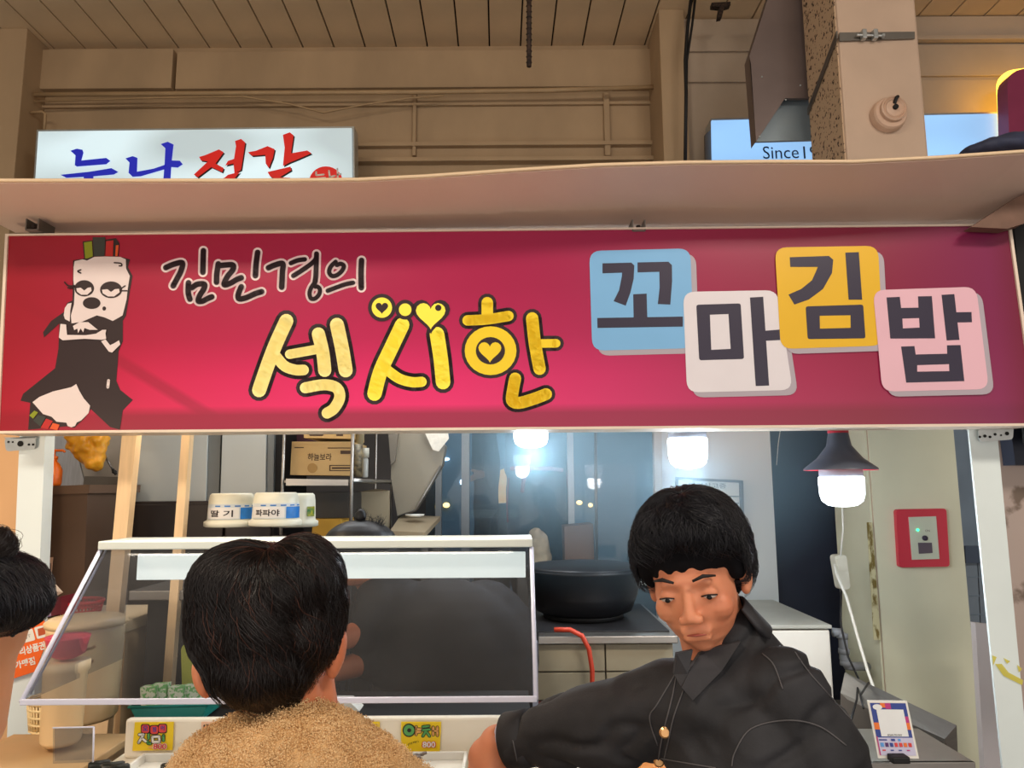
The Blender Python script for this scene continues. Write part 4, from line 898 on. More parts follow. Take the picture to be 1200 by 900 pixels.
O('gas_hose', MB().tube([P(650, 738, 2.68), P(668, 738, 2.66), P(682, 745, 2.66), P(690, 760, 2.66), P(694, 785, 2.66), P(694, 812, 2.66), P(693, 860, 2.66)], .0085, 10), mat('red_gas_hose', (196, 66, 44), .45), label='red gas hose curving down over the cooking range tiles', cat='hose', smooth=True)

# ----- right: white panel with notice, navy panel, white box, pipes
O('wall_side', MB().prism([(770, 470), (900, 470), (918, 800), (772, 800)], 3.75, .05), mat('white_panel', (206, 212, 214), .4, var=.05, scale=2), kind='structure')
O('trim_2', MB().prism([(766, 470), (775, 470), (777, 640), (768, 640)], 3.73, .05), mat('panel_trim', (182, 178, 168), .5), kind='structure')
nf = E('notice_frame', P(835, 615, 3.72), 'grey framed white notice hanging on the white panel behind the denim man', 'notice')
mb = MB()
for q in ([(792, 559), (871, 563), (871, 566), (792, 562)], [(867, 563), (871, 563), (873, 640), (869, 640)], [(792, 559), (795, 559), (796, 640), (793, 640)], [(793, 637), (872, 637), (872, 640), (793, 640)]): mb.prism(q, 3.71, .015)
O('frame_bar', mb, mat('grey_frame', (112, 124, 136), .4), nf)
O('notice_sheet', MB().prism([(794, 561), (869, 565), (871, 638), (794, 638)], 3.725, .004), mat('notice_paper', (214, 222, 222), .5), nf)
mb = MB(); ptext(mb, '영업신고증', 829, 569, 3.722, 6, -.02, 0, .01, 44)
for k in range(7): flat(mb, [(806, 580+k*8), (866, 581+k*8), (866, 582.6+k*8), (806, 581.6+k*8)], lambda x, y: P(x, y, 3.722))
O('notice_print', mb, mat('grey_print', (120, 140, 146), .5), nf, fixn=False)
O('wall_recess', MB().prism([(896, 470), (1010, 470), (1030, 820), (912, 820)], 3.85, .05), mat('navy_wall', (40, 48, 66), .6, var=.25, scale=3), kind='structure')
O('thin_wire', MB().tube([P(915, 500, 3.8), P(912, 520, 3.8), P(910, 545, 3.8)], .002, 5), m_white, label='thin white wire on the navy wall', cat='wire', smooth=True)
wbx = E('white_unit', P(940, 800, 3.0), 'white enamelled appliance with grey top behind the shoulder of the denim man', 'appliance')
za = P(915, 732, 3.0).z
xA, xB = P(880, 760, 3.0).x, P(974, 760, 3.0).x
O('unit_body', MB().box(((xA+xB)/2, 3.32, za/2-.01), (xB-xA, .64, za-.02), bev=.008), m_white, wbx)
O('unit_top', MB().box(((xA+xB)/2, 3.32, za-.008), (xB-xA+.01, .66, .014), bev=.003), mat('grey_top', (178, 180, 172), .45), wbx)
pp = E('drain_pipe', P(995, 790, 3.15), 'grey plastic drain pipe with elbows between white unit and thick column', 'pipe')
m_pvc = mat('grey_pvc', (142, 148, 156), .4)
O('pipe_run', MB().tube([P(976, 741, 3.15), P(984, 741, 3.15), P(988, 748, 3.15), P(989, 772, 3.15), P(993, 780, 3.15), P(1003, 781, 3.17), P(1016, 781, 3.24)], M(5, 3.15), 12), m_pvc, pp, smooth=True)
for (x, y) in ((987, 745), (989, 763), (991, 777)): O('pipe_collar', MB().tube([P(x, y-3, 3.15), P(x, y+3, 3.15)], M(6.2, 3.15), 12), m_pvc, pp, smooth=True)
jb = E('junction_box', P(986, 692, 3.1), 'white switch box hanging on the white cable below the rightmost bulb', 'switch')
O('box_shell', MB().prism(rrect([(978, 651), (992, 650), (997, 690), (985, 692)], 5), 3.1, .05), mat('aged_white_plastic', (214, 212, 196), .45), jb)
O('box_cover', MB().prism(rrect([(980, 655), (990, 654), (994, 668), (983, 670)], 3), 3.094, .008), MATS['aged_white_plastic'], jb)
m_cab = mat('white_cable', (226, 226, 216), .45)
O('lamp_cable', MB().tube([P(987, 592, 3.1), P(988, 620, 3.1), P(985, 652, 3.1)], .004, 6).tube([P(978, 662, 3.08), P(980, 672, 3.06), P(992, 700, 3.0), P(1006, 750, 2.95), P(1018, 790, 2.9), P(1026, 812, 2.8)], .006, 8), m_cab, label='white cable running down from the switch box to the steel sink', cat='cable', smooth=True)
O('black_wire', MB().tube([P(986, 690, 3.05), P(985, 730, 3.02), P(994, 770, 3.0), P(1006, 795, 2.9), P(1004, 820, 2.6), P(997, 845, 2.4)], .004, 6).tube([P(1018, 800, 2.7), P(1008, 815, 2.5), P(1012, 830, 2.4)], .0035, 6), m_black, label='loose black wire dangling over the steel sink', cat='wire', smooth=True)
# fire call panel
fa_ = E('fire_alarm_panel', P(1082, 665, CY-.01), 'red framed fire alarm call panel on the cream front of the thick column', 'alarm')
rq = [(1050, 597), (1109, 596), (1113, 664), (1054, 665)]
ri = [(1065, 606), (1097, 605), (1101, 655), (1069, 656)]
O('red_frame', MB().prism(rrect(rq, 4), CY-.028, .024), mat('alarm_red', (205, 52, 72), .4, var=.06), fa_)
O('white_plate', MB().prism(ri, CY-.032, .006), mat('alarm_plate', (206, 214, 196), .45), fa_)
O('green_lamp', MB().ell(P(1075.5, 621, CY-.033), .006, n=8), mat('green_led', (40, 240, 150), .4, emit=(60, 255, 160), es=3), fa_)
O('push_button', MB().lathe(P(1083.5, 630.5, CY-.032), [(.011, 0), (.011, .006), (.004, .009)], 14, axis=Rb), m_slate, fa_)
O('dark_window', MB().prism([(1076, 636), (1092, 636), (1093, 648), (1077, 649)], CY-.034, .003), mat('grey_violet_window', (92, 82, 96), .4), fa_)
mb = MB(); ptext(mb, 'ON', 1087, 622, CY-.0325, 2.5); O('panel_print', mb, m_kink, fa_, fixn=False)
# strip right of column
O('wall_tiled', MB().prism([(1100, 470), (1200, 470), (1230, 900), (1130, 900)], 4.0, .04), mat('blue_grey_wall', (120, 140, 160), .4, var=.15), kind='structure')
tg = E('trim_3', P(1145, 800, 3.6), None, None); tg['kind'] = 'structure'
for i in range(5):
    for j in range(3):
        x, y = 1131+j*15+i*1.0, 655+i*22
        O('tile', MB().prism([(x, y), (x+13.8, y), (x+15, y+20.6), (x+1.2, y+20.6)], 3.6, .01), mat('blue_grey_tile', (120, 136, 152), .3, var=.1), tg)
O('trim_4', MB().prism([(1131, 640), (1175, 640), (1176, 660), (1132, 660)], 3.58, .03), mat('slate_band', (66, 82, 104), .5), kind='structure')
O('white_board', MB().prism([(1143, 730), (1185, 735), (1208, 1000), (1160, 1000)], 2.9, .03), mat('pinkish_white_board', (206, 200, 202), .5, var=.04), label='pale board standing between the thick column and right white post', cat='board')
# steel sink
sk_ = E('steel_sink', P(1060, 900, 2.2), 'brushed steel sink unit with slanted splash guard at lower right', 'sink')
def wp(px, py, Y): return P(px, py, Y)
A, B, C_, D_ = wp(990, 788, 2.9), wp(1121, 850, 2.25), wp(1107, 866, 2.22), wp(985, 812, 2.8)
O('splash_cap', MB().extr([A, B, C_, D_], (0, 0, -.012)), m_steel, sk_)
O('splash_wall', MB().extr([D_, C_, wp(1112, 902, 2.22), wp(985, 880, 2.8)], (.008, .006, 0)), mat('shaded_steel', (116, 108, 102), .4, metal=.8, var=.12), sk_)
O('end_face', MB().extr([B, C_, wp(1112, 980, 2.22), wp(1127, 980, 2.25)], (.0, .01, 0)), m_steel, sk_)
zk = P(1040, 892, 1.95).z
O('sink_ledge', MB().box((P(1045, 892, 1.95).x, 2.07, zk-.006), (.40, .26, .012), bev=.002), m_steel, sk_)
O('ledge_front', MB().box((P(1045, 892, 1.95).x, 1.945, zk-.03), (.40, .012, .06), bev=.002), m_steel, sk_)
O('sink_body', MB().box((P(1045, 892, 1.95).x, 2.08, (zk-.07)/2), (.38, .24, zk-.07)), m_steel2, sk_)
# payment card stand (no code on it)
cd = E('payment_card', P(1050, 890, 1.9), 'tilted white and blue payment card in a black clip on the steel sink', 'card')
Yq = 1.93
c4 = [(1016.5, 821), (1063, 821.5), (1077, 889), (1029.5, 888.5)]
def cp_(u, v, off=0):      # u,v in 0..1 on the card
    x = (c4[0][0]*(1-u)+c4[1][0]*u)*(1-v)+(c4[3][0]*(1-u)+c4[2][0]*u)*v
    y = (c4[0][1]*(1-u)+c4[1][1]*u)*(1-v)+(c4[3][1]*(1-u)+c4[2][1]*u)*v
    return P(x, y, Yq-.02*v-off)
def crect(mb, u0, v0, u1, v1, off, mi=0):
    mb.add([cp_(u0, v0, off), cp_(u1, v0, off), cp_(u1, v1, off), cp_(u0, v1, off)], [(0, 1, 2, 3)], mi)
O('card_plate', MB().extr([cp_(0, 0), cp_(1, 0), cp_(1, 1), cp_(0, 1)], (0, .004, 0)), m_white, cd)
cm = [mat('card_blue', (44, 66, 150), .4), mat('card_orange', (240, 120, 40), .4), mat('card_magenta', (190, 50, 130), .4), mat('card_white', (236, 240, 242), .4), mat('card_lilac', (206, 204, 232), .4), mat('card_sky', (90, 160, 230), .4), mat('card_red', (220, 60, 60), .4), mat('card_violet', (86, 40, 110), .4)]
mb = MB()
crect(mb, .05, .04, .95, .64, .001, 0); crect(mb, .05, .38, .95, .50, .0015, 1); crect(mb, .42, .04, .56, .14, .0015, 2); crect(mb, .84, .27, .95, .38, .0015, 2); crect(mb, .30, .04, .42, .12, .0015, 1)
crect(mb, .18, .15, .86, .62, .002, 3); crect(mb, .08, .64, .95, .95, .0015, 4); crect(mb, .05, .62, .08, .95, .002, 2)
mb.add([cp_(.22+.12*math.cos(t), .11+.05*math.sin(t), .0025) for t in [k*.5236 for k in range(12)]], [tuple(range(12))], 3)
for k in range(7): crect(mb, .12+k*.115, .73, .20+k*.115, .80, .003, [5, 7, 0, 6, 6, 1, 6][k])
for k in range(4): crect(mb, .14+k*.2, .85, .22+k*.2, .87, .003, [6, 0, 0, 2][k])
crect(mb, .40, .66, .50, .70, .003, 0); crect(mb, .10, .67, .30, .69, .003, 0); crect(mb, .58, .66, .64, .70, .003, 5)
O('card_print', mb, cm, cd, fixn=False)
mb = MB(); ux = (cp_(1, .1)-cp_(0, .1)).normalized(); uy = (cp_(.5, 0)-cp_(.5, 1)).normalized()
text(mb, 'SCAN TO PAY', cp_(.52, .595, .003), ux, uy, .004, 0, .01)
O('card_text', mb, m_ink, cd, fixn=False)
O('black_clip', MB().box(P(1053, 889, Yq-.035), (.042, .03, .016), bev=.003), m_black, cd)

# ---------------------------------------------------------------- pendant bulbs
m_bulb = mat('lit_bulb', (250, 252, 255), .4, emit=(232, 244, 255), es=9.0)
m_bbase = mat('bulb_base_plastic', (170, 176, 190), .4, var=.05)
BX = []
def bulb(px, ytop, ybot, wpx, Y, lab, shade=False, power=9):
    r = M(wpx/2, Y); c_ = P(px, ytop, Y); hb_ = c_.z-P(px, ybot, Y).z
    e = E('pendant_bulb', (c_.x, Y, c_.z-hb_), lab, 'lamp', 'cool white bulbs under the sign')
    O('bulb_globe', MB().lathe(c_, [(r*.3, -hb_), (r*.62, -hb_*.96), (r*.88, -hb_*.82), (r*.97, -hb_*.6), (r, -hb_*.1), (r*.98, 0)][::1], 32), m_bulb, e, smooth=True)
    O('bulb_base', MB().lathe(c_, [(r*.96, .0), (r*.95, .03), (r*.5, .06), (.02, .07), (.02, .10)], 28), m_bbase, e, smooth=True)
    O('cord', MB().tube([c_+Vector((0, 0, .09)), (c_.x, Y, 2.60)], .004, 6), m_black, e, smooth=True); BX.append(Vector((c_.x, Y, 2.60)))
    if shade:
        O('lamp_shade', MB().lathe(c_, [(r*1.62, .022), (r*1.6, .028), (r*1.0, .06), (r*.55, .10), (r*.42, .15), (r*.40, .165), (.01, .168)], 32, caps=False), mat('grey_enamel', (78, 84, 98), .35), e, smooth=True)
        O('shade_lining', MB().lathe(c_, [(r*1.62, .0215), (r*1.55, .025), (r*.95, .055), (r*.5, .09)], 32, caps=False), mat('red_enamel', (200, 50, 66), .4), e, smooth=True)
        O('shade_collar', MB().lathe(c_+Vector((0, 0, .14)), [(r*.46, 0), (r*.46, .035), (r*.3, .04)], 20), MATS['red_enamel'], e, smooth=True)
    else:
        O('lamp_holder', MB().lathe(c_+Vector((0, 0, .09)), [(.022, 0), (.024, .01), (.022, .05), (.008, .06)], 14), m_white, e, smooth=True)
    for dz in (-hb_-.03,):
        point('bulb_light', (c_.x, Y, c_.z+dz), power, (.80, .91, 1.0), .05)
bulb(622, 499, 524.5, 41, 2.75, 'bare cool white bulb under the bottom edge of the sign, leftmost of three')
bulb(805.5, 514, 549, 46, 2.55, 'bare cool white bulb above the denim man, middle of three')
bulb(985.5, 559, 593.5, 50, 2.4, 'cool white bulb with grey red-lined shade, rightmost of three', True)
O('lamp_rail', MB().tube([Vector((-.5, 3.0, 2.60)), BX[0], BX[1], BX[2], Vector((1.62, 2.9, 2.60)), Vector((1.66, 3.21, 2.60))], .010, 8), m_black, label='thin black rail above the sign carrying the three bulbs', cat='rail', smooth=True)

# ---------------------------------------------------------------- food guard of clear acrylic
m_acr = acrylic('clear_acrylic', (232, 234, 238), .022)
m_acre = mat('acrylic_edge', (218, 222, 244), .3, var=.03)
YT, YBo = 2.0, 1.72
gd = E('food_guard', P(330, 821, 1.85), 'slanted clear acrylic food guard with white top band above the white counter', 'food guard')
TL, TR, BR, BL = P(111, 645, YT), P(621, 641, YT), P(627, 821, YBo), P(36, 821, YBo)
zT = (TL.z+TR.z)/2; zB = (BL.z+BR.z)/2; XL = (TL.x+BL.x)/2; XR = (TR.x+BR.x)/2
O('front_sheet', MB().extr([Vector((XL, YT, zT)), Vector((XR, YT, zT)), Vector((XR, YBo, zB)), Vector((XL, YBo, zB))], (0, .004, .003)), m_acr, gd)
for X in (XL, XR-.004):
    O('side_sheet', MB().extr([Vector((X, YT, zT)), Vector((X, YBo, zB)), Vector((X, YT+.14, zB)), Vector((X, YT+.14, zT))], (.004, 0, 0)), m_acr, gd)
O('bottom_edge', MB().box(((XL+XR)/2, YBo, zB), (XR-XL+.01, .006, .013), bev=.002), m_acre, gd, label='lavender white bottom strip')
O('top_ledge', MB().box(((XL+XR)/2, YT+.07, zT+.012), (XR-XL+.012, .16, .022), bev=.003), mat('ledge_white', (206, 214, 208), .35, var=.04), gd, label='grey-white top ledge')
for X in (XL-.003, XR+.003):
    O('edge_strip', MB().tube([(X, YT, zT), (X, YBo, zB)], .0055, 6), m_acre, gd, smooth=True)
    O('edge_strip', MB().tube([(X, YT+.03, zT), (X, YBo+.03, zB+.01)], .003, 6), m_acre, gd, smooth=True)
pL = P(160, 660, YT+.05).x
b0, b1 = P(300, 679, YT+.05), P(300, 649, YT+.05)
O('white_band', MB().box(((pL+XR-.012)/2, YT+.06, (b0.z+b1.z)/2), (XR-.012-pL, .015, b1.z-b0.z), bev=.002), mat('white_band_glow', (232, 238, 230), .35, var=.03, emit=(222, 232, 222), es=1.0), gd, label='white top band with reflected light put in as glow')  # not a lamp: the lamp light it reflects is put in as emission
for X, nm in ((P(628, 860, 1.95).x, 'right'),):
    O('support_upright', MB().box((X, 1.96, zB/2+.05), (.014, .03, zB+.05), bev=.002), mat('blue_grey_upright', (120, 128, 148), .4), gd)
# white counter with rail
rz1 = P(330, 842, 1.92).z; rz0 = P(330, 888, 1.92).z
RL, RRt = P(147, 842, 1.92).x, P(624, 842, 1.92).x
ct_ = E('serving_counter', ((RL+RRt)/2, 1.75, 0), 'white serving counter with raised back rail carrying the yellow menu cards', 'counter')
m_cw = mat('counter_white', (238, 230, 212), .35, var=.04, scale=3)
O('back_rail', MB().box(((RL+RRt)/2, 1.932, (rz1+rz0)/2), (RRt-RL, .024, rz1-rz0), bev=.006), m_cw, ct_)
O('counter_top', MB().box(((RL+RRt)/2, 1.74, rz0-.015), (RRt-RL+.04, .58, .03), bev=.005), m_cw, ct_)
O('counter_body', MB().box(((RL+RRt)/2, 1.78, (rz0-.03)/2), (RRt-RL, .46, rz0-.03)), mat('counter_front', (214, 204, 190), .45, var=.06), ct_)
for (xa_, xb_) in ((142, 215), (400, 468), (470, 545), (552, 620)):
    A_, B_ = P(xa_, 895, 1.78), P(xb_, 895, 1.78); cx, w = (A_.x+B_.x)/2, B_.x-A_.x
    t_ = E('food_tray', (cx, 1.76, rz0), {142: 'white food tray below the squid menu card', 400: 'white food tray beside the fleece shoulder', 470: 'white food tray below the green lettered menu card', 552: 'white food tray under the reaching hand'}[xa_], 'tray', 'white trays on the serving counter')
    O('tray_floor', MB().box((cx, 1.76, rz0+.004), (w-.01, .24, .006)), m_white, t_)
    for d_ in ((0, .12, w, .008), (0, -.12, w, .008), (w/2-.004, 0, .008, .24), (-w/2+.004, 0, .008, .24)):
        O('tray_wall', MB().box((cx+d_[0], 1.76+d_[1], rz0+.013), (d_[2], d_[3], .024), bev=.002), m_white, t_)
# menu cards
def card(q, lab, fn, m, grp='menu cards on the white counter rail'):
    Yd_ = 1.914
    e = E('menu_card', P((q[2][0]+q[3][0])/2, (q[2][1]+q[3][1])/2, Yd_), lab, 'menu card', grp)
    O('card_sheet', MB().prism(q, Yd_, .002), m, e)
    if fn: fn(e, Yd_)
    return e
m_cy = mat('card_yellow', (240, 206, 28), .45, var=.04); m_cp = mat('card_peach', (236, 190, 160), .45, var=.04)
m_cr = mat('card_red_print', (222, 70, 66), .45); m_cg = mat('card_green_print', (92, 168, 92), .45); m_cb2 = mat('card_blue_print', (50, 60, 150), .45); m_cwh = mat('card_white_print', (240, 238, 230), .45); m_co = mat('card_orange_print', (248, 186, 110), .45)
def outl(mb, strokes, w, Yd_, mo, mi, lv=0, ex=1.6):
    for s in strokes:
        ribbon(mb, s, w+ex, lambda x, y: P(x, y, Yd_-.001-lv*.001), mo, False, 8)
    for s in strokes:
        ribbon(mb, s, w, lambda x, y: P(x, y, Yd_-.0015-lv*.001), mi, False, 8)
def k1(pts): return tr(140, 835, .075, pts)
def card_a(e, Y):
    mb = MB()
    for c_ in ((405, 255), (543, 270), (672, 250)):
        flat(mb, rrect(k1([(c_[0]-72, c_[1]-75), (c_[0]+72, c_[1]-75), (c_[0]+72, c_[1]+75), (c_[0]-72, c_[1]+75)]), 3), lambda x, y: P(x, y, Y-.001), 0)
        flat(mb, rrect(k1([(c_[0]-60, c_[1]-63), (c_[0]+60, c_[1]-63), (c_[0]+60, c_[1]+63), (c_[0]-60, c_[1]+63)]), 3), lambda x, y: P(x, y, Y-.0015), 1)
    for ch, (x, y) in zip('오징어', ((405, 245), (543, 265), (672, 240))):
        q = k1([(x, y)])[0]; ptext(mb, ch, q[0], q[1], Y-.002, 5.6, 0, 2, .03)
    outl(mb, [k1([(310, 345), (375, 345), (300, 470)]), k1([(350, 400), (410, 450)]), k1([(515, 380), (520, 460), (625, 455), (620, 375), (515, 380)])], 2.6, Y, 0, 3, 1)
    outl(mb, [k1([(455, 345), (455, 405)]), k1([(440, 455), (445, 480), (480, 485)]), k1([(688, 360), (688, 435)])], 2.6, Y, 0, 4, 1)
    q = k1([(630, 530)])[0]; ptext(mb, '800', q[0], q[1], Y-.0035, 7, 0, 3, .07, 17); ptext(mb, '800', q[0], q[1], Y-.004, 6.4, 0, 1, .02, 15.5)
    flat(mb, k1([(440, 550), (510, 520), (510, 565)]), lambda x, y: P(x, y, Y-.002), 5)
    O('card_print', mb, [m_ink, m_cr, m_cb2, m_cwh, m_cg, m_co], e, fixn=False)
card([(158, 846.5), (203.5, 846), (202, 879), (155, 880)], 'yellow menu card reading 오징어 진미 800 at left of the counter rail', card_a, m_cy)
def card_b(e, Y):
    mb = MB(); flat(mb, rrect([(238, 849), (254, 849), (254, 860), (238, 860)], 3), lambda x, y: P(x, y, Y-.001), 0); flat(mb, rrect([(239.5, 850.5), (252.5, 850.5), (252.5, 858.5), (239.5, 858.5)], 2), lambda x, y: P(x, y, Y-.0015), 1)
    outl(mb, [[(243, 853), (249, 853)], [(246, 853), (246, 856)]], .5, Y, 0, 0, 1, .5)
    O('card_print', mb, [m_ink, m_cr], e, fixn=False)
card([(236, 846), (283, 846), (283, 879), (235, 879)], 'peach bordered menu card mostly hidden behind the fleece collar', card_b, m_cp)
def k4(pts): return tr(390, 835, 170/1200, pts)
def card_c(e, Y):
    mb = MB()
    outl(mb, [k4([(225, 120), (262, 120), (255, 165)]), k4([(305, 125), (345, 125)]), k4([(300, 145), (350, 145)]), k4([(328, 150), (300, 190)]), k4([(328, 155), (350, 190)])], 3, Y, 0, 1)
    outl(mb, [k4([(280, 120), (282, 175)]), k4([(362, 130), (362, 190)])], 3, Y, 0, 2)
    O('card_print', mb, [m_ink, m_cg, m_cwh], e, fixn=False)
card([(400, 846), (445, 846), (444, 878), (399, 878)], 'yellow menu card half hidden by the fleece shoulder', card_c, m_cy)
def card_d(e, Y):
    mb = MB()
    flat(mb, k4(circ(630, 147, 54, 56)), lambda x, y: P(x, y, Y-.001), 0); flat(mb, k4(circ(630, 147, 44, 46)), lambda x, y: P(x, y, Y-.0015), 1); flat(mb, k4(circ(632, 147, 17, 17)), lambda x, y: P(x, y, Y-.002), 0)
    outl(mb, [k4([(690, 118), (690, 182)]), k4([(690, 138), (725, 138)]), k4([(690, 160), (725, 160)]), k4([(830, 122), (830, 185)]), k4([(865, 122), (865, 190)]), k4([(830, 152), (865, 152)])], 2.4, Y, 0, 3, 0)
    outl(mb, [k4([(745, 118), (795, 112)]), k4([(745, 145), (800, 140)]), k4([(775, 145), (745, 195)]), k4([(775, 160), (800, 195)])], 2.4, Y, 0, 1, 1)
    q = k4([(795, 265)])[0]; ptext(mb, '800', q[0], q[1], Y-.003, 7.6, 0, 2, .08, 17); ptext(mb, '800', q[0], q[1], Y-.0036, 6.6, 0, 4, .02, 15)
    ptext(mb, '(야채!)', *k4([(665, 252)])[0], Y-.002, 3.2, .3, 0, 0, 13)
    O('card_print', mb, [m_ink, m_cg, m_cr, m_co, m_cwh], e, fixn=False)
card([(470, 846), (517, 846), (515.5, 880.5), (470, 881)], 'yellow menu card reading 야채 800 with green letters', card_d, m_cy)
# seaweed rolls on the tray
m_nori = mat('seaweed', (26, 30, 24), .35, var=.3, scale=60, bump=.3)
m_rice = mat('rice_end', (226, 214, 190), .6, var=.15, scale=80)
for k, (xa_, ya_, xb_, yb_, Y, dz) in enumerate(((103, 900, 130, 888, 1.80, 0), (118, 902, 147, 886, 1.76, .004), (128, 905, 152, 897, 1.72, 0), (188, 902, 213, 888, 1.78, 0), (200, 905, 222, 893, 1.74, 0))):
    a_, b_ = P(xa_, ya_, Y-.02), P(xb_, yb_, Y); a_.z = b_.z = max(rz0+.022, min(a_.z, b_.z))
    e = E('seaweed_roll', ((a_.x+b_.x)/2, Y, a_.z-.012), ['small seaweed rice roll furthest left on the counter', 'seaweed rice roll lying second from the left on the counter', 'low front seaweed roll under the two leftmost rolls', 'seaweed rice roll beside the fleece collar, rear one', 'seaweed rice roll beside the fleece collar, front one'][k], 'rice roll', 'seaweed rolls on the counter')
    d_ = (b_-a_).normalized()
    O('nori_wrap', MB().tube([a_, a_.lerp(b_, .1), b_.lerp(a_, .1), b_], [.010, .0125, .0125, .010], 14), m_nori, e, smooth=True)
    O('rice_core', MB().tube([b_, b_+d_*.001], .009, 12), m_rice, e)
gn = MB(); 
for k in range(14): gn.ell(P(490+random.uniform(-7, 7), 890+random.uniform(-5, 4), 1.80)+Vector((0, random.uniform(-.01, .02), 0)), (.007, .006, .004), Matrix.Rotation(random.random()*3, 3, 'Z'), 6)
O('chopped_topping', gn, mat('grey_brown_topping', (122, 108, 98), .6, var=.4, scale=90), label='grey brown chopped topping in the tray below the green lettered menu card', cat='food', kind='stuff')
# teal basket with packets
zt2 = P(200, 842, 2.12).z
cupb = E('packet_basket', (P(198, 842, 2.12).x, 2.15, zt2), 'teal plastic basket of green and white packets behind the counter rail', 'basket')
bl = [(152, 829), (243, 826), (236, 842), (160, 844)]
m_teal2 = mat('teal_plastic', (30, 128, 122), .4, var=.05)
O('basket_front', MB().prism(bl, 2.12, .004), m_teal2, cupb)
O('basket_back', MB().prism([(x, y-3) for x, y in bl], 2.24, .004), m_teal2, cupb)
O('basket_rim', MB().tube([P(151, 829, 2.12), P(244, 826, 2.12), P(242, 823, 2.24), P(155, 826, 2.24), P(151, 829, 2.12)], .004, 6), m_teal2, cupb, smooth=True)
O('basket_floor', MB().box((P(198, 842, 2.12).x, 2.18, zt2+.002), (.19, .12, .004)), m_teal2, cupb)
m_pk = mat('green_white_packet', (226, 232, 206), .45, c2=(120, 190, 110), lo=.48, hi=.52, scale=60)
for k, (xx, yt) in enumerate(((173, 806), (186, 803), (206, 806), (224, 804))):
    O('paper_packet', MB().prism([(xx-9, yt), (xx+9, yt-1), (xx+8, 838), (xx-7, 839)], 2.15+.014*(k % 2), .03), m_pk, label=['green and white packet furthest left in the teal basket', 'green and white packet second from left in the teal basket', 'green and white packet third from left in the teal basket', 'green and white packet furthest right in the teal basket'][k], cat='packet', group='packets in the teal basket')
O('rear_counter', MB().box(((RL+RRt)/2, 2.24, (zt2-.006)/2), (RRt-RL, .34, zt2-.008), bev=.003), m_dark, label='dark rear counter between the white rail and the vendor', cat='counter')
O('white_device', MB().prism([(388, 822), (409, 822), (424, 836), (427, 845), (388, 845)], 2.2, .06), m_white, label='white device corner below the food guard right of the fleece man', cat='device')
O('hanging_cloth', MB().prism(rrect([(212, 757), (228, 750), (236, 836), (214, 836)], 6), 2.25, .02), mat('yellow_green_cloth', (176, 180, 70), .7, var=.2), label='yellow green cloth seen through the food guard left of the fleece man', cat='cloth')
# clear box, left lower
cbx = E('acrylic_box', P(86, 895, 1.8), 'small open clear acrylic box at lower left of the counter', 'box')
for q, Y in (([(62, 853), (110, 852), (109, 893), (62, 895)], 1.76), ([(64, 853), (108, 852), (108, 890), (64, 892)], 1.84)): O('box_panel', MB().prism(q, Y, .003), m_acr, cbx)
O('box_rim', MB().tube([P(62, 853, 1.76), P(110, 852, 1.76)], .002, 6).tube([P(110, 852, 1.76), P(109, 893, 1.76)], .002, 6), m_acre, cbx, smooth=True)
ssf = E('side_shelf', (P(70, 896, 1.84).x-.10, 1.9, 0), 'tan shelf unit under the small clear acrylic box', 'shelf')
O('shelf_board', MB().box((P(70, 896, 1.84).x-.10, 1.9, P(86, 896, 1.84).z-.012), (.32, .34, .02), bev=.003), mat('tan_shelf', (196, 164, 120), .5, var=.12), ssf)
O('shelf_base', MB().box((P(70, 896, 1.84).x-.10, 1.92, (P(86, 896, 1.84).z-.022)/2), (.30, .28, P(86, 896, 1.84).z-.024)), mat('tan_cupboard', (170, 140, 104), .5, var=.12), ssf)
# orange voucher sticker on the left post
st = E('shop_sticker', P(22, 800, 2.31), 'orange sticker lettered 온누리상품권 가맹점 on the left white post', 'sticker')
Ys = 2.325
O('sticker_sheet', MB().prism([(45, 718), (59, 740), (41, 787), (-2, 801), (-40, 812), (-20, 752), (8, 738)], Ys, .003), mat('orange_vinyl', (242, 104, 22), .4, var=.04), st)
mb = MB()
for cx, cy in ((18.5, 753), (33, 745), (48.5, 740.5)):
    c, s = math.cos(.26), math.sin(.26); r = 7
    flat(mb, rrect([(cx+(u*c+v*s)*r, cy+(-u*s+v*c)*r) for u, v in ((-1, -1), (1, -1), (1, 1), (-1, 1))], 2), lambda x, y: P(x, y, Ys-.001), 0)
ptext(mb, '온누리상품권', 30, 762, Ys-.001, 9.5, .26, 0, .035, 46); ptext(mb, '가맹점', 29, 777, Ys-.001, 9, .26, 0, .035, 24)
ptext(mb, 'JT', 33, 746, Ys-.0018, 4.5, .26, 1, 0, 6)
flat(mb, [(44, 737), (53, 734.5), (54, 743), (45, 745.5)], lambda x, y: P(x, y, Ys-.0018), 2)
O('sticker_print', mb, [m_cwh, mat('grey_mark', (150, 150, 150), .5), mat('dark_orange_mark', (190, 84, 40), .5)], st, fixn=False)
# items under the reaching arm
O('orange_tray', MB().box(P(752, 905, 1.9), (.16, .2, .03), bev=.004), mat('orange_tray_plastic', (226, 140, 50), .4), label='orange tray edge under the forearm of the denim man', cat='tray')
pz_ = P(700, 900, 1.9).z
O('side_counter', MB().box((P(700, 905, 1.9).x+.02, 2.0, (pz_-.03)/2), (.36, .30, pz_-.03), bev=.004), mat('pale_side_counter', (206, 206, 200), .45, var=.05), label='pale side counter below the reaching arm', cat='counter')
O('paper_liner', MB().box((P(680, 900, 1.9).x, 1.95, pz_-.026), (.17, .18, .004)), mat('white_liner', (228, 228, 224), .7, var=.05, bump=.2), label='white paper liner on the pale side counter', cat='paper')

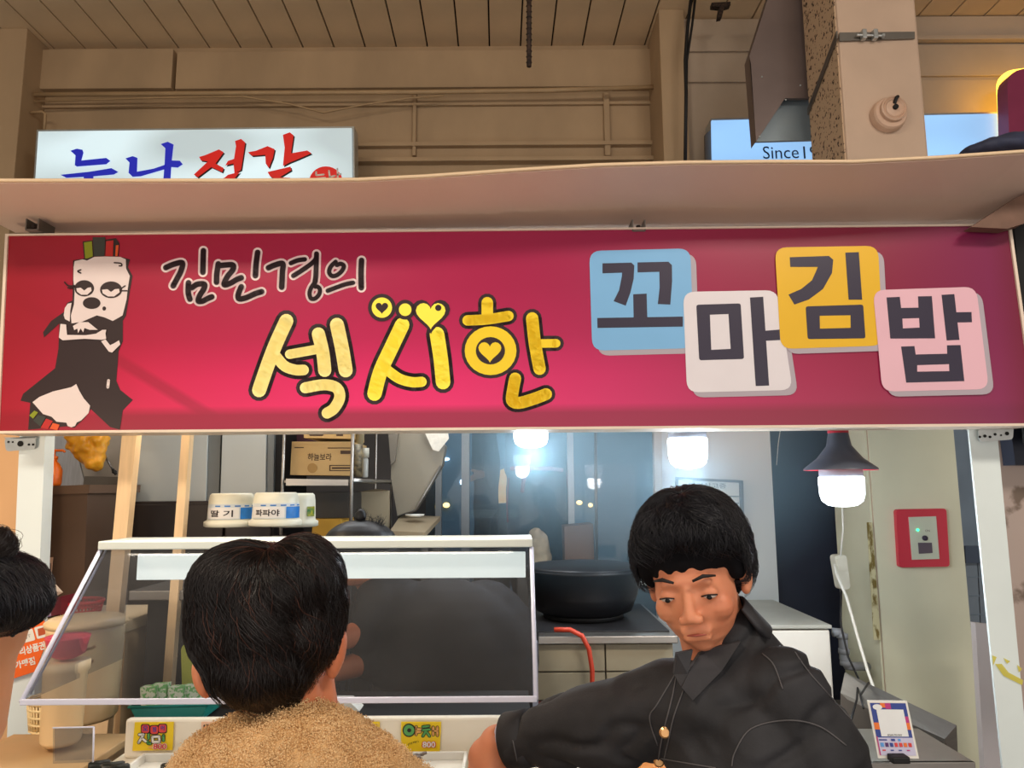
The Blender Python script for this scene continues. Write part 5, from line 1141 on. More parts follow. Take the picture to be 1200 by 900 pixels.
# ---------------------------------------------------------------- people
from mathutils.bvhtree import BVHTree
def bvh(mb): return BVHTree.FromPolygons([tuple(v) for v in mb.v], mb.f)
ORG = Vector((0, 0, CAMZ))
def on_surf(tree, px, py, off=.002):
    d = (P(px, py, 1)-ORG).normalized(); h = tree.ray_cast(ORG, d)
    if h[0] is None: return None
    return h[0]-d*off
def seam(mb, tree, pts, r=.0012, off=.001):
    q = [on_surf(tree, *p, off) for p in cat_rom(pts, 6)]; q = [p for p in q if p is not None]
    if len(q) > 1: mb.tube(q, r, 5)
def ray_r(blobs, c, d):
    best = 0
    for bc, br, R in blobs:
        Rt = R.transposed(); o = Rt@(c-bc); dd = Rt@d
        o = Vector((o.x/br[0], o.y/br[1], o.z/br[2])); dd = Vector((dd.x/br[0], dd.y/br[1], dd.z/br[2]))
        a, b_, c_ = dd.dot(dd), o.dot(dd), o.dot(o)-1
        D = b_*b_-a*c_
        if D > 0: best = max(best, (-b_+math.sqrt(D))/a)
    return best
def hair(blobs, c, crown, n, th, ln, rad, keep, seed=1, wave=.10, lift=.006, swirl=.25, tip=.0, stop=None):
    rn = random.Random(seed); crown = crown.normalized(); e1 = crown.orthogonal().normalized(); e2 = crown.cross(e1)
    mb = MB()
    for i in range(n):
        az = rn.uniform(0, 2*math.pi); t0 = rn.uniform(*th); L = rn.uniform(*ln); k = 7; pts = []; ph = rn.uniform(0, 6.28); lf = rn.uniform(0, lift); ok = True
        cl = noise.noise(Vector((math.cos(az)*2.2, math.sin(az)*2.2, t0*2.0+seed)))
        for j in range(k):
            t = t0+L*j/(k-1); a = az+swirl*(t-t0)+wave*math.sin(ph*.3+j*.9+cl*6)*(j/k)+cl*.5*(j/k)
            d = crown*math.cos(t)+(e1*math.cos(a)+e2*math.sin(a))*math.sin(t)
            if j == 0 and not keep(d): ok = False; break
            r = ray_r(blobs, c, d)
            if r == 0 or (stop and stop(d)): break
            pts.append(c+d*(r+.001+lf*math.sin(math.pi*min(1, j/(k-1)*.9))+cl*.003+tip*(j/(k-1))**2*rn.random()))
        if ok and len(pts) > 3:
            mb.tube(pts, [rad*(1-.75*(q/(len(pts)-1))**2) for q in range(len(pts))], 3)
    return mb
I3 = Matrix.Identity(3)
def blobs_mb(bl):
    mb = MB()
    for c, r, R in bl: mb.ell(c, r, R, 20)
    return mb
m_hairk = mat('black_brown_hair', (34, 22, 19), .42, var=.3, scale=20, spec=.5)
m_hairb = mat('black_hair', (24, 24, 28), .45, var=.3, scale=20)
m_skinw = mat('warm_skin', (214, 138, 98), .5, c2=(200, 116, 80), scale=9, sss=.15)
m_skinf = mat('tanned_skin', (216, 146, 110), .5, c2=(204, 126, 92), scale=9, sss=.15)
def legs(parent, cx, cy, m, hip=.95, w=.10):
    mb = MB()
    mb.ell((cx, cy, hip), (.17, .12, .13))
    for s in (-1, 1):
        mb.cone((cx+s*w, cy, hip-.05), .09, (cx+s*w*1.1, cy-.01, .50), .062); mb.cone((cx+s*w*1.1, cy-.01, .50), .062, (cx+s*w*1.15, cy+.02, .10), .045)
    O('trousers', remesh(mb, .012, 4), m, parent, smooth=True)
    for s in (-1, 1):
        O('shoe', remesh(MB().ell((cx+s*w*1.15, cy-.04, .045), (.045, .12, .045)).box((cx+s*w*1.15, cy-.04, .015), (.085, .25, .03), bev=.01), .008, 3), m_black, parent, smooth=True)
m_trk = mat('dark_trousers', (34, 36, 42), .8, var=.2)

# --- man in the cream fleece, seen from behind
YF = 1.0
fm = E('person', (P(330, 900, YF).x, YF+.03, 0), 'person seen from behind with short wavy dark hair and tan fleece jacket', 'person')
def B(px, py, Y, rx, ry, rdm, R=I3): return (P(px, py, Y), (M(rx, Y), rdm, M(ry, Y)), R)
hb_ = [(c, tuple(q*.935 for q in rr), RR) for c, rr, RR in [B(308, 722, YF+.02, 84, 84, .098), B(283, 688, YF, 58, 52, .075), B(263, 713, YF+.01, 36, 55, .07), B(250, 740, YF+.01, 22, 40, .05), B(350, 683, YF, 52, 55, .075), B(368, 718, YF+.01, 35, 68, .07), B(312, 775, YF+.01, 66, 55, .085), B(322, 800, YF+.02, 46, 37, .07)]]
hc = P(312, 722, YF+.02)
cap = remesh(blobs_mb(hb_), .0045, 5, disp=lambda v, n_: noise.noise(v*28)*.004+noise.noise(v*70)*.0015)
sk = MB().ell(P(312, 735, YF+.05), (.078, .09, .095)).ell(P(318, 770, YF+.07), (.066, .07, .07))
sk.cone(P(330, 790, YF+.03), .052, P(345, 890, YF+.06), .058)
sk.ell(P(395, 764, YF+.02), (.012, .018, M(29, YF)), Matrix.Rotation(.18, 3, 'Y'), 14).ell(P(390, 780, YF+.02), (.010, .012, .018)).ell(P(385, 770, YF+.03), (.014, .012, .018))
sk.ell(P(237, 795, YF+.02), (.011, .017, M(24, YF)), Matrix.Rotation(-.35, 3, 'Y'), 14)
sk.cone(P(375, 800, YF+.05), .02, P(372, 840, YF+.05), .03)
O('head', remesh(sk, .004, 4), m_skinw, fm, smooth=True)
fh = O('hair', cap, m_hairk, fm, smooth=True)
keepf = lambda d: d.y < .75
crown = Vector((.12, -.28, .95))
O('hair_strand', hair(hb_, hc, crown, 8500, (.05, 1.75), (.4, .8), .00050, keepf, 3, .16, .005, .45, .002), mat('hair_strand_brown', (26, 18, 17), .38, var=.4, scale=30, spec=.6), fh, kind='stuff', smooth=True)
O('hair_sheen_strand', hair(hb_, hc, crown, 260, (.05, 1.5), (.4, .8), .00042, keepf, 9, .14, .006, .45, .004), mat('hair_sheen_tint', (84, 50, 38), .35, var=.3, scale=30), fh, kind='stuff', smooth=True)  # sheen on the hair put into the colour of a few paler strands
O('glasses_temple', MB().tube([P(393, 741, YF+.05), P(398, 738, YF+.08), P(402, 734, YF+.12)], .002, 6), mat('blue_steel', (80, 110, 140), .3, metal=.6), fm, label='blue-grey glasses temple', smooth=True)
# fleece collar and jacket
fb = MB()
fb.ell(P(338, 925, YF+.04), (M(128, YF), .13, M(88, YF)), I3, 24)
fb.ell(P(372, 872, YF-.01), (M(68, YF), .07, M(38, YF)), Matrix.Rotation(.38, 3, 'Y'), 20).ell(P(425, 905, YF+.0), (M(66, YF), .08, M(36, YF)), Matrix.Rotation(.45, 3, 'Y'), 20)
fb.ell(P(292, 880, YF+.0), (M(62, YF), .07, M(38, YF)), Matrix.Rotation(-.3, 3, 'Y'), 20).ell(P(255, 905, YF), (M(58, YF), .08, M(44, YF)), Matrix.Rotation(-.6, 3, 'Y'), 20)
zc_ = P(340, 1000, YF).z; xc_ = P(345, 1000, YF).x
fb.ell((xc_, YF+.04, zc_-.02), (.235, .13, .13), I3, 24).ell((xc_, YF+.04, 1.0), (.20, .135, .30), I3, 24)
for s in (-1, 1):
    fb.cone((xc_+s*.20, YF+.04, zc_-.06), .075, (xc_+s*.25, YF+.03, .95), .062); fb.cone((xc_+s*.25, YF+.03, .95), .062, (xc_+s*.22, YF+.16, .80), .05)
fj = remesh(fb, .008, 6, disp=lambda v, n_: noise.noise(v*60)*.003+noise.noise(v*12)*.004)
m_fl = mat('tan_fleece', (222, 186, 136), .95, c2=(196, 152, 98), scale=34, lo=.3, hi=.7, bump=.15, bscale=140)
fo = O('fleece_jacket', fj, m_fl, fm, smooth=True)
tf = MB(); rn = random.Random(5)
me_v = fj.v; idx = [i for i, v in enumerate(me_v) if v.z > P(340, 930, YF).z and fj.n[i].y < .5]
octv = [(1, 0, 0), (-1, 0, 0), (0, 1, 0), (0, -1, 0), (0, 0, 1), (0, 0, -1)]; octf = [(0, 2, 4), (2, 1, 4), (1, 3, 4), (3, 0, 4), (2, 0, 5), (1, 2, 5), (3, 1, 5), (0, 3, 5)]
for k in range(52000):
    i = rn.choice(idx); v = me_v[i]; n_ = fj.n[i]
    c = v+Vector((rn.uniform(-1, 1), rn.uniform(-1, 1), rn.uniform(-1, 1)))*.005+n_*rn.uniform(-.0005, .003); s = rn.uniform(.0006, .0013)
    q = Matrix.Rotation(rn.uniform(0, 3), 3, Vector((rn.uniform(-1, 1), rn.uniform(-1, 1), 1)))
    tf.add([c+q@Vector((a*s, b_*s, d*s)) for a, b_, d in octv], octf)
O('fleece_pile', tf, mat('fleece_curl', (238, 204, 154), .95, c2=(222, 182, 128), scale=26, lo=.35, hi=.65), fo, kind='stuff', fixn=False, smooth=True)
fs_ = MB(); tr_ = bvh(fj)
if 0: seam(fs_, tr_, [(400, 912), (440, 897), (480, 893), (500, 896)], .004, .001)
if fs_.v: O('shoulder_seam', fs_, mat('grey_piping', (170, 158, 156), .8), fo, smooth=True)
legs(fm, xc_, YF+.06, m_trk, .88)

# --- man in black denim jacket reaching over the counter
YD = 1.15
dm = E('person', (P(900, 900, YD).x, YD+.05, 0), 'person in black denim jacket leaning forward and reaching left over the counter', 'person')
m_den = mat('black_denim', (44, 44, 48), .75, c2=(28, 28, 31), scale=14, lo=.35, hi=.75, bump=.06, bscale=260)
jb_ = MB()
jb_.ell(P(888, 880, YD+.05), (M(108, YD), .13, M(105, YD)), Matrix.Rotation(-.12, 3, 'Y'), 24)
jb_.ell(P(878, 800, YD+.06), (M(62, YD), .10, M(58, YD)), Matrix.Rotation(.5, 3, 'Y'), 20)
jb_.cone(P(868, 755, YD+.05), M(36, YD), P(880, 800, YD+.05), M(52, YD))
jb_.cone(P(868, 742, YD+.06), M(30, YD), P(932, 835, YD+.03), M(44, YD)).cone(P(932, 835, YD+.03), M(44, YD), P(964, 895, YD), M(50, YD))
jb_.cone(P(920, 805, YD-.02), M(44, YD), P(962, 890, YD-.02), M(50, YD)).cone(P(962, 890, YD-.02), M(50, YD), P(985, 1010, YD+.0), M(42, YD))
jb_.cone(P(985, 1010, YD), M(42, YD), P(930, 1080, YD-.12), M(32, YD))
jb_.ell(P(905, 1020, YD+.08), (M(105, YD), .13, M(190, YD)), I3, 24)
# reaching sleeve
arm = [(830, 832, YD+.03, 52), (785, 822, YD+.08, 47), (735, 846, YD+.13, 49), (690, 853, YD+.17, 46), (645, 861, YD+.20, 38), (604, 868, YD+.23, 29)]
for a_, b_ in zip(arm, arm[1:]): jb_.cone(P(*a_[:3]), M(a_[3], a_[2]), P(*b_[:3]), M(b_[3], b_[2]))
jk_raw = jb_
def fold(v, n_):
    f = abs(noise.noise(Vector((v.x*9+v.z*6, v.y*5, v.z*14-v.x*6))))
    g = noise.noise(v*30)
    return -.022*max(0, .22-f)*2.0+.0012*g+.005*noise.noise(v*7)
jk = remesh(jb_, .006, 5, disp=fold)
# cut sleeve end flat so that the cuff opens
ce_ = P(597, 868, YD+.235); ca = (P(604, 868, YD+.23)-P(645, 861, YD+.20)).normalized()
jk.v = [v-ca*max(0, (v-ce_).dot(ca)) if (v-ce_).length < .12 else v for v in jk.v]
jo = O('denim_jacket', jk, m_den, dm, smooth=True)
jt = bvh(jk)
m_st = mat('grey_stitch', (84, 82, 84), .8, var=.1)
def k3(pts): return tr(680, 560, .3778, pts)
for pts in (k3([(470, 895), (480, 850), (530, 778), (640, 752), (740, 770), (825, 830)]), k3([(565, 545), (600, 580), (628, 655)]), k3([(300, 600), (285, 680), (255, 800), (240, 890)]),
            k3([(320, 660), (290, 740), (270, 830), (255, 895)]), k3([(245, 870), (330, 885), (420, 900)]), [(596, 842), (601, 868), (606, 893)], k3([(300, 600), (240, 700), (215, 745), (240, 830)]), k3([(640, 500), (700, 590), (760, 660), (850, 760)])):
    s_ = MB(); seam(s_, jt, pts, .0011, .0012)
    if s_.v: O('stitch_seam', s_, m_st, jo, smooth=True)
cuff = MB(); rr_ = M(29.5, YD+.235); e1 = Vector((0, 1, 0)); e1 = (e1-ca*e1.dot(ca)).normalized(); e2 = ca.cross(e1)
cuff.lathe(ce_, [(.041, -.046), (.0475, -.045), (.0465, -.020), (.0475, -.001), (.0445, .001), (.042, -.02)], 28, axis=ca.to_track_quat('Z', 'Y').to_matrix(), caps=False)
O('sleeve_cuff', cuff, m_den, jo, smooth=True)
O('shirt_cuff', MB().lathe(ce_-ca*.03, [(.036, 0), (.034, .035), (.033, .042), (.030, .042), (.029, .0)], 24, axis=ca.to_track_quat('Z', 'Y').to_matrix()), mat('lavender_shirt', (186, 184, 206), .7), dm, smooth=True, label='lavender shirt cuff')
# collar flaps and band as thick cloth shapes wrapped on the jacket
def cloth(name, poly, thick, off, m, par, lab=None, tree=None):
    a = [on_surf(tree or jt, *p, off) for p in poly]
    g = [p for p in a if p is not None]
    if len(g) < 3: return
    ym = sum(p.y for p in g)/len(g)
    a = [p if p is not None else P(q[0], q[1], ym) for p, q in zip(a, poly)]
    lo_ = sorted(p.y for p in a)[len(a)//2]
    a = [P(q[0], q[1], max(lo_-.03, min(lo_+.03, p.y))) for p, q in zip(a, poly)]
    d = Vector((0, thick, 0)); return O(name, MB().extr(a, d), m, par, label=lab)
m_den2 = mat('black_denim_collar', (52, 52, 56), .75, c2=(34, 34, 38), scale=14, bump=.06, bscale=260)
cloth('collar_flap', [(823, 762), (868, 752), (846, 786), (812, 821), (799, 806), (808, 786)], .012, .012, m_den2, jo)
cloth('collar_flap', [(793, 766), (812, 762), (806, 790), (798, 805), (790, 790)], .010, .010, m_den2, jo)
cb3 = MB()
nk = P(848, 742, YD+.06)
for i_, (ra, zz_) in enumerate(((M(37, YD), -.035), (M(36, YD), .0), (M(33, YD), .025))): pass
tilt = Matrix.Rotation(-.62, 3, 'Y')
cbm = MB(); prof_ = [(M(50, YD), -.03), (M(47, YD), .0), (M(45, YD), .026), (M(42, YD), .026), (M(42, YD), -.02)]; ks_ = []
for k in range(41):
    a_ = math.radians(-48+196*k/40); q_ = (math.cos(a_), 1.15*math.sin(a_)); ks_.append([nk+tilt@Vector((r0*q_[0], r0*q_[1], h0)) for r0, h0 in prof_])
cbm.add([v for q_ in ks_ for v in q_], [(k*5+i_, k*5+(i_+1) % 5, (k+1)*5+(i_+1) % 5, (k+1)*5+i_) for k in range(40) for i_ in range(5)]+[(0, 1, 2, 3, 4), (204, 203, 202, 201, 200)])
O('collar_band', cbm, m_den2, jo, smooth=True)
for (x, y) in ((779, 858), (772, 892)):
    p_ = on_surf(jt, x, y, .003)
    if p_ is not None: O('brass_button', MB().lathe(p_, [(.0085, 0), (.0085, .002), (.006, .004), (.001, .004)], 16, axis=Rb), mat('brass', (226, 176, 120), .3, metal=.8), jo)
# head, neck and reaching hand, one continuous body
yawf, pitf, rolf = math.radians(22), math.radians(-18), math.radians(8)
hcD = P(815, 672, YD+.06)
# local axes: x = his left/right, y = forward, z = up
RH = Matrix.Rotation(math.pi-yawf, 3, 'Z') @ Matrix.Rotation(pitf, 3, 'X') @ Matrix.Rotation(rolf, 3, 'Y')
def H(x, y, z): return hcD+RH@Vector((x, y, z))
hd_ = MB()
hd_.ell(H(0, -.012, .03), (.074, .090, .078), RH, 22).ell(H(0, .030, -.02), (.062, .060, .082), RH, 22).ell(H(0, .036, -.062), (.047, .045, .036), RH).ell(H(0, .058, -.084), (.020, .016, .014), RH, 12)
for s in (-1, 1):
    hd_.ell(H(s*.036, .060, -.026), (.024, .022, .024), RH, 12).ell(H(s*.030, .078, .002), (.0145, .009, .010), RH, 12)
    hd_.ell(H(s*.075, -.004, -.008), (.008, .019, .031), RH@Matrix.Rotation(s*.25, 3, 'Z'), 14).ell(H(s*.072, .004, -.030), (.008, .009, .010), RH, 10)
    hd_.ell(H(s*.011, .100, -.028), (.0085, .0095, .0075), RH, 10)
hd_.cone(H(-.032, .078, .021), .008, H(.032, .078, .021), .008).cone(H(0, .082, .014), .0065, H(0, .102, -.024), .0095)
hd_.cone(H(-.018, .083, -.053), .006, H(.018, .083, -.053), .006).cone(H(-.015, .083, -.064), .0068, H(.015, .083, -.064), .0068)
hd_.cone(H(0, -.02, -.05), .054, P(850, 790, YD+.07), .058)
hd_.cone(P(850, 790, YD+.07), .058, P(770, 828, YD+.09), .04).cone(P(770, 828, YD+.09), .04, P(690, 855, YD+.17), .034).cone(P(690, 855, YD+.17), .034, P(604, 866, YD+.235), .026)
YH = YD+.24
def HP(x, y, dy=0): return P(x, y, YH+dy)
hd_.cone(HP(600, 866), .028, HP(583, 872), .033).cone(HP(583, 872), .033, HP(572, 900, .0), .034).cone(HP(590, 876, .01), .024, HP(584, 902, .01), .025).ell(HP(573, 888, .002), (.038, .028, .038), Matrix.Rotation(.4, 3, 'Y'))
hd_.cone(HP(572, 874), .020, HP(560, 900), .018)
knu = [(554, 905, -.012, 9.2), (565, 913, -.016, 9.6), (577, 917, -.014, 9.2), (588, 914, -.006, 8.4)]
for kx, ky, kd, fr_ in knu:
    r = fr_/1000
    a_ = HP(kx, ky, kd); b_ = a_+Vector((-.006, .006, -.036)); c_ = b_+Vector((.004, .018, -.022)); d_ = c_+Vector((.006, .014, -.014))
    hd_.cone(a_, r*1.15, b_, r, 12).cone(b_, r, c_, r*.92, 12).cone(c_, r*.92, d_, r*.8, 12)
t0_ = HP(594, 892, .02); hd_.cone(t0_, .014, t0_+Vector((.004, .018, -.036)), .0115, 12).cone(t0_+Vector((.004, .018, -.036)), .0115, t0_+Vector((-.012, .026, -.058)), .0095, 12)
bd = remesh(hd_, .0034, 3)
O('body', bd, m_skinf, dm, smooth=True)
bt_ = bvh(bd)
m_lip = mat('lip_skin', (170, 84, 70), .45); m_brow = mat('brow_hair', (30, 24, 24), .7)
for s in (-1, 1):
    O('eyebrow', MB().tube([H(s*.014, .093, .028), H(s*.030, .090, .033), H(s*.046, .080, .028)], [.002, .0032, .0015], 6), m_brow, dm, smooth=True)
    O('eye', MB().ell(H(s*.031, .0815, -.001), (.011, .0055, .0042), RH, 12), mat('eye_white', (214, 196, 184), .3), dm, smooth=True)
    O('iris', MB().ell(H(s*.031, .0855, -.002), (.0045, .0025, .0038), RH, 10), m_black, dm, smooth=True)
    O('eyelash', MB().tube([H(s*.020, .0865, .0005), H(s*.031, .089, .0035), H(s*.043, .083, .0)], .0012, 5), m_brow, dm, smooth=True)
    O('fingernail', MB().ell(HP(554+11*(s+1)/2, 905, -.03)+Vector((0, .03, -.075)), (.006, .003, .007), n=8), mat('nail', (226, 168, 146), .35), dm, smooth=True)
O('mouth', MB().tube([H(-.019, .086, -.0585), H(0, .091, -.0575), H(.019, .086, -.0585)], [.001, .0022, .001], 6), m_lip, dm, smooth=True)
hbl = [(H(0, -.018, .045), (.085, .100, .080), RH), (H(0, -.045, .0), (.083, .075, .080), RH), (H(0, .040, .088), (.066, .044, .032), RH), (H(-.046, .046, .062), (.030, .024, .034), RH), (H(.046, .046, .062), (.030, .024, .034), RH), (H(.068, .012, .028), (.016, .034, .040), RH), (H(-.068, .012, .028), (.016, .034, .040), RH)]
ho = O('hair', remesh(blobs_mb([(c_, tuple(q*.965 for q in q3), R3) for c_, q3, R3 in hbl]), .0045, 5, disp=lambda v, n_: noise.noise(v*40)*.003), mat('matt_hair_base', (22, 21, 24), .9, var=.3, scale=30, spec=.1), dm, smooth=True)
fwd = RH@Vector((0, 1, 0)); upv = RH@Vector((0, 0, 1))
O('hair_strand', hair(hbl, H(0, -.01, .04), upv*.95+fwd*-.1, 8000, (.05, 1.8), (.35, .8), .0006, lambda d: not (d.dot(fwd) > .45 and d.dot(upv) < .35), 4, .2, .010, .3, .006, lambda d: d.dot(fwd) > .5 and d.dot(upv) < .30-.4*abs(d.dot(RH@Vector((1, 0, 0))))+.12*noise.noise(d*24)), mat('black_hair_strand', (34, 34, 40), .4, var=.3), ho, kind='stuff', smooth=True)
legs(dm, P(905, 1000, YD).x, YD+.14, m_trk, .88)

# --- woman at the left edge, dark hair tied in a bun
YL = .95
lw = E('person', (P(-95, 900, YL).x, YL, 0), 'person at far left edge with dark hair tied in a bun, mostly outside the frame', 'person')
lb = [B(-28, 694, YL, 70, 44, .085), B(-5, 706, YL-.01, 50, 34, .07), B(-60, 700, YL, 62, 60, .09)]
lc_ = P(-35, 695, YL)
lh = O('hair', remesh(blobs_mb(lb), .005, 4), m_hairb, lw, smooth=True)
bn = [B(-6, 640, YL-.01, 19, 20, .022), B(-22, 660, YL, 24, 26, .03)]
O('hair_bun', remesh(blobs_mb(bn), .004, 3, disp=lambda v, n_: noise.noise(v*60)*.003), m_hairk, lh, smooth=True)
O('hair_strand', hair(lb, lc_, Vector((-.5, .1, .8)), 3600, (.05, 2.2), (.5, 1.0), .0005, lambda d: True, 6, .08, .004, .2, .006), mat('black_hair_strand', (34, 34, 40), .4), lh, kind='stuff', smooth=True)
O('bun_strand', hair(bn, P(-12, 648, YL), Vector((0, -1, .2)), 900, (.2, 2.4), (.8, 1.4), .0005, lambda d: True, 8, .2, .004, 1.5, .004), m_hairk, lh, kind='stuff', smooth=True)
cu = MB(); cu.tube([P(4+30*math.sin(t)*.5+8, 632-8*math.cos(t)-4, YL) for t in [k*.45-1.2 for k in range(11)]], .0003, 4).tube([P(8, 640, YL), P(18, 648, YL), P(26, 640, YL), P(24, 630, YL)], .0003, 4)
O('loose_hair', cu, m_hairb, lh, kind='stuff')
lk = MB().ell(P(-45, 730, YL+.02), (.075, .08, .085)).cone(P(-30, 745, YL+.02), .05, P(-50, 850, YL+.06), .055).ell(P(0, 738, YL+.05), (.03, .04, .03)).cone(P(8, 748, YL+.04), M(17, YL), P(-18, 790, YL+.04), M(26, YL))
O('body', remesh(lk, .005, 4), mat('shaded_warm_skin', (214, 150, 108), .55, sss=.1), lw, smooth=True)
O('earring', MB().ell(P(15, 744, YL-.002), .003, n=8).tube([P(15, 744, YL), P(21, 740, YL)], .0018, 5), m_black, lw, smooth=True)
xs_ = P(-95, 1000, YL).x
lt = MB().ell((xs_-.18, YL+.08, 1.22), (.17, .11, .12)).ell((xs_-.18, YL+.08, .98), (.15, .11, .25))
for s in (-1, 1): lt.cone((xs_-.18+s*.15, YL+.08, 1.22), .06, (xs_-.18+s*.19, YL+.10, .9), .05)
O('coat', remesh(lt, .01, 4), mat('charcoal_coat', (50, 50, 56), .85), lw, smooth=True)
legs(lw, xs_-.18, YL+.08, m_trk, .84)

# --- vendor behind the guard, bending
YV = 2.6
vd = E('person', (P(520, 800, YV).x, YV+.05, 0), 'vendor in black shirt bending behind the food guard with hair in a spiky bun', 'person')
m_vs = mat('black_shirt', (19, 19, 22), .8, var=.2)
vt = MB()
vt.ell(P(520, 755, YV), (M(98, YV), .15, M(72, YV)), I3, 24).ell(P(570, 770, YV+.05), (M(62, YV), .14, M(88, YV)), I3, 20).ell(P(460, 722, YV), (M(50, YV), .11, M(46, YV)), I3, 20)
vt.cone(P(445, 705, YV-.03), M(27, YV), P(426, 745, YV-.08), M(20, YV)).cone(P(455, 740, YV-.02), M(27, YV), P(430, 775, YV-.06), M(19, YV))
vt.ell((P(560, 800, YV).x, YV+.08, .95), (.20, .15, .28), I3, 20)
O('black_shirt', remesh(vt, .009, 6, disp=lambda v, n_: noise.noise(v*9)*.012), m_vs, vd, smooth=True)
va = MB()
va.cone(P(430, 738, YV-.08), M(15, YV), P(386, 755, YV-.14), M(10, YV)).cone(P(432, 774, YV-.07), M(15, YV), P(385, 790, YV-.12), M(10, YV))
va.ell(P(372, 757, YV-.15), (.03, .022, .022)).ell(P(372, 792, YV-.13), (.03, .022, .022))
for bx_, by_ in ((362, 757), (362, 792)):
    for k in range(4): va.cone(P(bx_+2, by_-5+k*4, YV-.15+.004*k), .009, P(bx_-8, by_-3+k*4, YV-.165), .0075, 10).cone(P(bx_-8, by_-3+k*4, YV-.165), .0075, P(bx_-12, by_+2+k*4, YV-.17), .0065, 10)
    va.cone(P(bx_+8, by_+4, YV-.16), .01, P(bx_-1, by_+10, YV-.18), .008, 10)
va.ell(P(415, 655, YV-.03), (.072, .085, .09)).cone(P(425, 670, YV), .045, P(455, 715, YV+.02), .05)
va.cone(P(386, 755, YV-.14), M(10, YV), P(376, 756, YV-.15), M(10, YV)).cone(P(385, 790, YV-.12), M(10, YV), P(376, 791, YV-.13), M(10, YV))
va.ell(P(393, 662, YV-.10), .014).ell(P(376, 655, YV-.04), (.01, .018, .028))
va.cone(P(455, 715, YV+.02), .05, P(430, 740, YV-.07), M(15, YV)).cone(P(455, 715, YV+.02), .05, P(432, 774, YV-.07), M(15, YV))
O('body', remesh(va, .0055, 3), m_skinw, vd, smooth=True)
vb = [B(420, 640, YV-.02, 42, 30, .105), B(428, 645, YV, 40, 34, .10)]
vh = O('hair', remesh(blobs_mb(vb), .006, 3), m_hairb, vd, smooth=True)
vn = [B(422.5, 604, YV-.02, 7, 7.5, .021)]
O('hair_bun', remesh(blobs_mb(vn), .004, 3, disp=lambda v, n_: noise.noise(v*70)*.005), m_hairb, vh, smooth=True)
vs_ = MB(); rn = random.Random(2)
for k in range(70):
    b_ = P(rn.uniform(424, 448), rn.uniform(612, 622), YV-.02); vs_.tube([b_, b_+Vector((rn.uniform(-.006, .012), 0, rn.uniform(.008, .022))), b_+Vector((rn.uniform(-.01, .022), 0, rn.uniform(.018, .034)))], [.0012, .001, .0004], 4)
for k in range(24):
    t = k*.26; b_ = P(422.5, 604, YV-.02); vs_.tube([b_+Vector((math.cos(t), 0, math.sin(t)))*.018, b_+Vector((math.cos(t+.2), 0, math.sin(t+.2)))*.028], [.0012, .0004], 4)
O('hair_spike', vs_, m_hairb, vh, kind='stuff')
legs(vd, P(560, 800, YV).x, YV+.1, m_trk, .88)

# --- two figures standing on the platform beyond the glass
def stander(label, Y, pts, head, mcl, extra=None, hand=None):
    base = P(pts[-1][0], 700, Y)
    e = E('person', (base.x, Y, .72), label, 'person', 'people standing beyond the glass partition'); mb = MB()
    for a_, b_ in pts[:-1]: mb.cone(P(a_[0], a_[1], Y+a_[3]), M(a_[2], Y), P(b_[0], b_[1], Y+b_[3]), M(b_[2], Y))
    O('clothing', remesh(mb, .016, 4, disp=lambda v, n_: noise.noise(v*6)*.015), mcl, e, smooth=True)
    hx, hy = head; hp = P(hx, hy, Y)
    O('head', remesh(MB().ell(hp, (.075, .09, .11)).cone(hp-Vector((0, 0, .05)), .05, hp-Vector((0, 0, .19)), .055).ell(hp+Vector((-.02, -.085, -.01)), .016).ell(hp+Vector((.078, 0, 0)), (.01, .02, .03)).ell(hp+Vector((-.078, 0, 0)), (.01, .02, .03)), .007, 3), m_skinw, e, smooth=True)
    O('hair', remesh(MB().ell(hp+Vector((0, .01, .03)), (.088, .10, .10)), .01, 2), m_hairb, e, smooth=True)
    if hand: O('hand', remesh(MB().ell(P(*hand, Y-.12), (.045, .03, .03)).cone(P(hand[0]-4, hand[1], Y-.12), .011, P(hand[0]-10, hand[1]+3, Y-.13), .009).cone(P(hand[0]-4, hand[1]+4, Y-.12), .011, P(hand[0]-10, hand[1]+7, Y-.13), .009).cone(P(hand[0]-4, hand[1]-4, Y-.12), .011, P(hand[0]-9, hand[1]-5, Y-.13), .009), .006, 2), m_skinw, e, smooth=True)
    if extra: extra(e)
    for s in (0, 1):
        fx = pts[-2-s][1]; f_ = P(fx[0], fx[1], Y+fx[3]); O('shoe', MB().ell((f_.x, Y-.05, .76), (.05, .13, .05)), m_black, e, smooth=True)
    return e
Y1 = 5.4
def st1(x, y, r, d=0): return (x, y, r, d)
zf = 717
stander('person in dark clothes standing sideways beyond the glass left of the warm showcase', Y1, [
    (st1(568, 500, 15), st1(569, 540, 16)), (st1(569, 540, 16), st1(570, 590, 14)), (st1(571, 515, 8, -.1), st1(575, 570, 5, -.15)),
    (st1(566, 590, 11), st1(563, 650, 9)), (st1(563, 650, 9), st1(562, zf, 6)), (st1(574, 590, 11, .1), st1(576, 650, 8, .1)), (st1(574, 650, 8, .1), st1(574, zf, 6, .1)), (569, 0)][:1]+[
    (st1(569, 540, 16), st1(570, 590, 14)), (st1(571, 515, 8, -.1), st1(575, 570, 5, -.15)), (st1(566, 590, 11), st1(563, 650, 9)), (st1(574, 590, 11, .1), st1(576, 650, 8, .1)),
    (st1(563, 650, 9), st1(562, zf, 6)), (st1(576, 650, 8, .1), st1(574, zf, 6, .1)), (569, 0)], (569, 465), mat('dark_navy_cloth', (16, 20, 28), .85), hand=(562, 556))
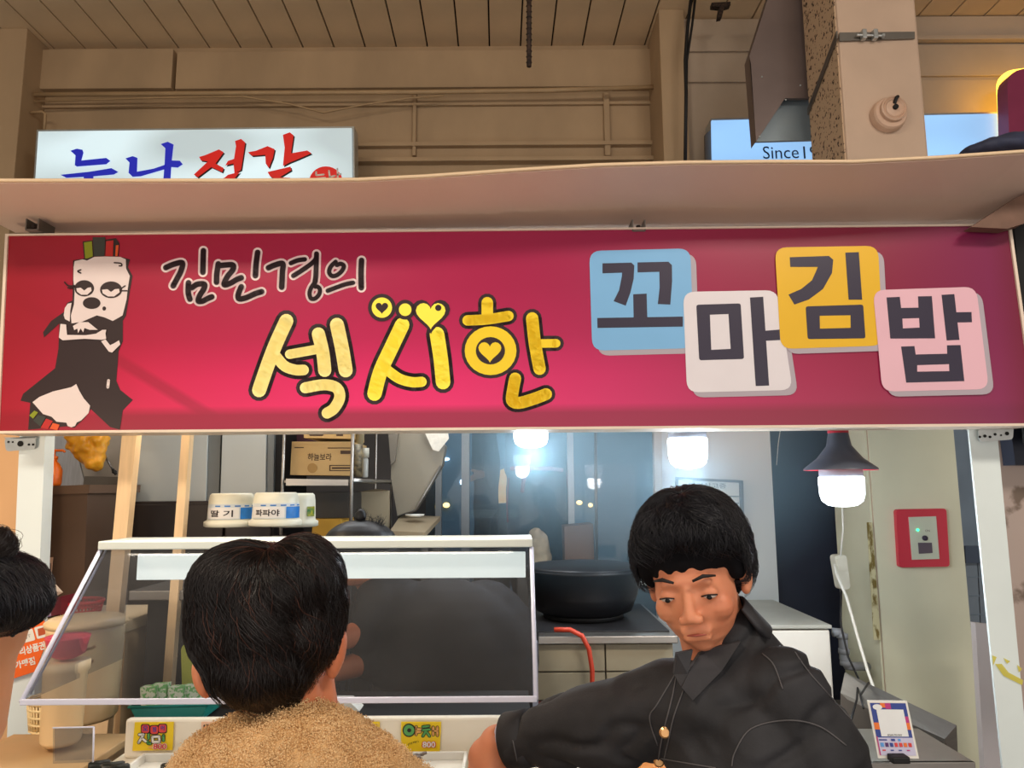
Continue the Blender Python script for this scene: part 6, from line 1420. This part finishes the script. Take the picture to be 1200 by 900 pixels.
def apron(e):
    m = mat('red_strap', (196, 40, 44), .6)
    O('waist_band', MB().tube([P(599, 549, Y2-.18), P(615, 548, Y2-.235), P(630, 549, Y2-.25), P(645, 549, Y2-.235), P(659, 551, Y2-.18)], .014, 8), m, e, smooth=True)
    O('hanging_strap', MB().tube([P(622, 549, Y2-.26), P(616, 556, Y2-.26), P(613, 566, Y2-.26), P(612, 577, Y2-.25)], .013, 8), m, e, smooth=True)
    O('red_piping', MB().tube([P(596, 560, Y2-.05), P(594, 590, Y2-.05), P(595, 612, Y2-.05)], .006, 6).tube([P(663, 552, Y2-.05), P(666, 575, Y2-.05)], .006, 6), m, e, smooth=True)
Y2 = 5.2
stander('person in dark apron with red waist strap standing beyond the glass behind the left bulb', Y2, [
    (st1(628, 500, 26), st1(629, 545, 27)), (st1(616, 520, 20), st1(614, 575, 20)), (st1(643, 520, 20), st1(645, 575, 21)), (st1(614, 575, 21), st1(611, 640, 15)), (st1(646, 575, 21), st1(655, 645, 15)), (st1(600, 505, 9), st1(597, 550, 7)),
    (st1(611, 640, 15), st1(610, zf, 9)), (st1(655, 645, 15), st1(658, zf, 9)), (629, 0)], (628, 455), mat('navy_apron', (20, 26, 38), .85), apron)

# ---------------------------------------------------------------- bluish volume added to imitate the glow round the bulbs
hz = bpy.data.materials.new('glow_haze'); hz.use_nodes = True; nt = hz.node_tree; nt.nodes.clear()
out = nt.nodes.new('ShaderNodeOutputMaterial'); vs_n = nt.nodes.new('ShaderNodeVolumeScatter'); vs_n.inputs['Color'].default_value = (.5, .8, 1, 1)
vs_n.inputs['Anisotropy'].default_value = .2
tcs = nt.nodes.new('ShaderNodeTexCoord'); mps = nt.nodes.new('ShaderNodeMapping'); mps.inputs['Location'].default_value = (-1, -1, -1.15); mps.inputs['Scale'].default_value = (2, 2, 2)
gr = nt.nodes.new('ShaderNodeTexGradient'); gr.gradient_type = 'SPHERICAL'; ds = nt.nodes.new('ShaderNodeMath'); ds.operation = 'MULTIPLY'; ds.inputs[1].default_value = 1.5
nt.links.new(tcs.outputs['Generated'], mps.inputs[0]); nt.links.new(mps.outputs[0], gr.inputs[0]); nt.links.new(gr.outputs['Fac'], ds.inputs[0]); nt.links.new(ds.outputs[0], vs_n.inputs['Density'])
nt.links.new(vs_n.outputs[0], out.inputs['Volume'])
haze_box = MB().box((.50, 2.86, 1.86), (1.9, .95, 1.6))
O('glow_haze', haze_box, hz, label='faint bluish haze added for the glow round the three bulbs', cat='glow_haze', kind='stuff')
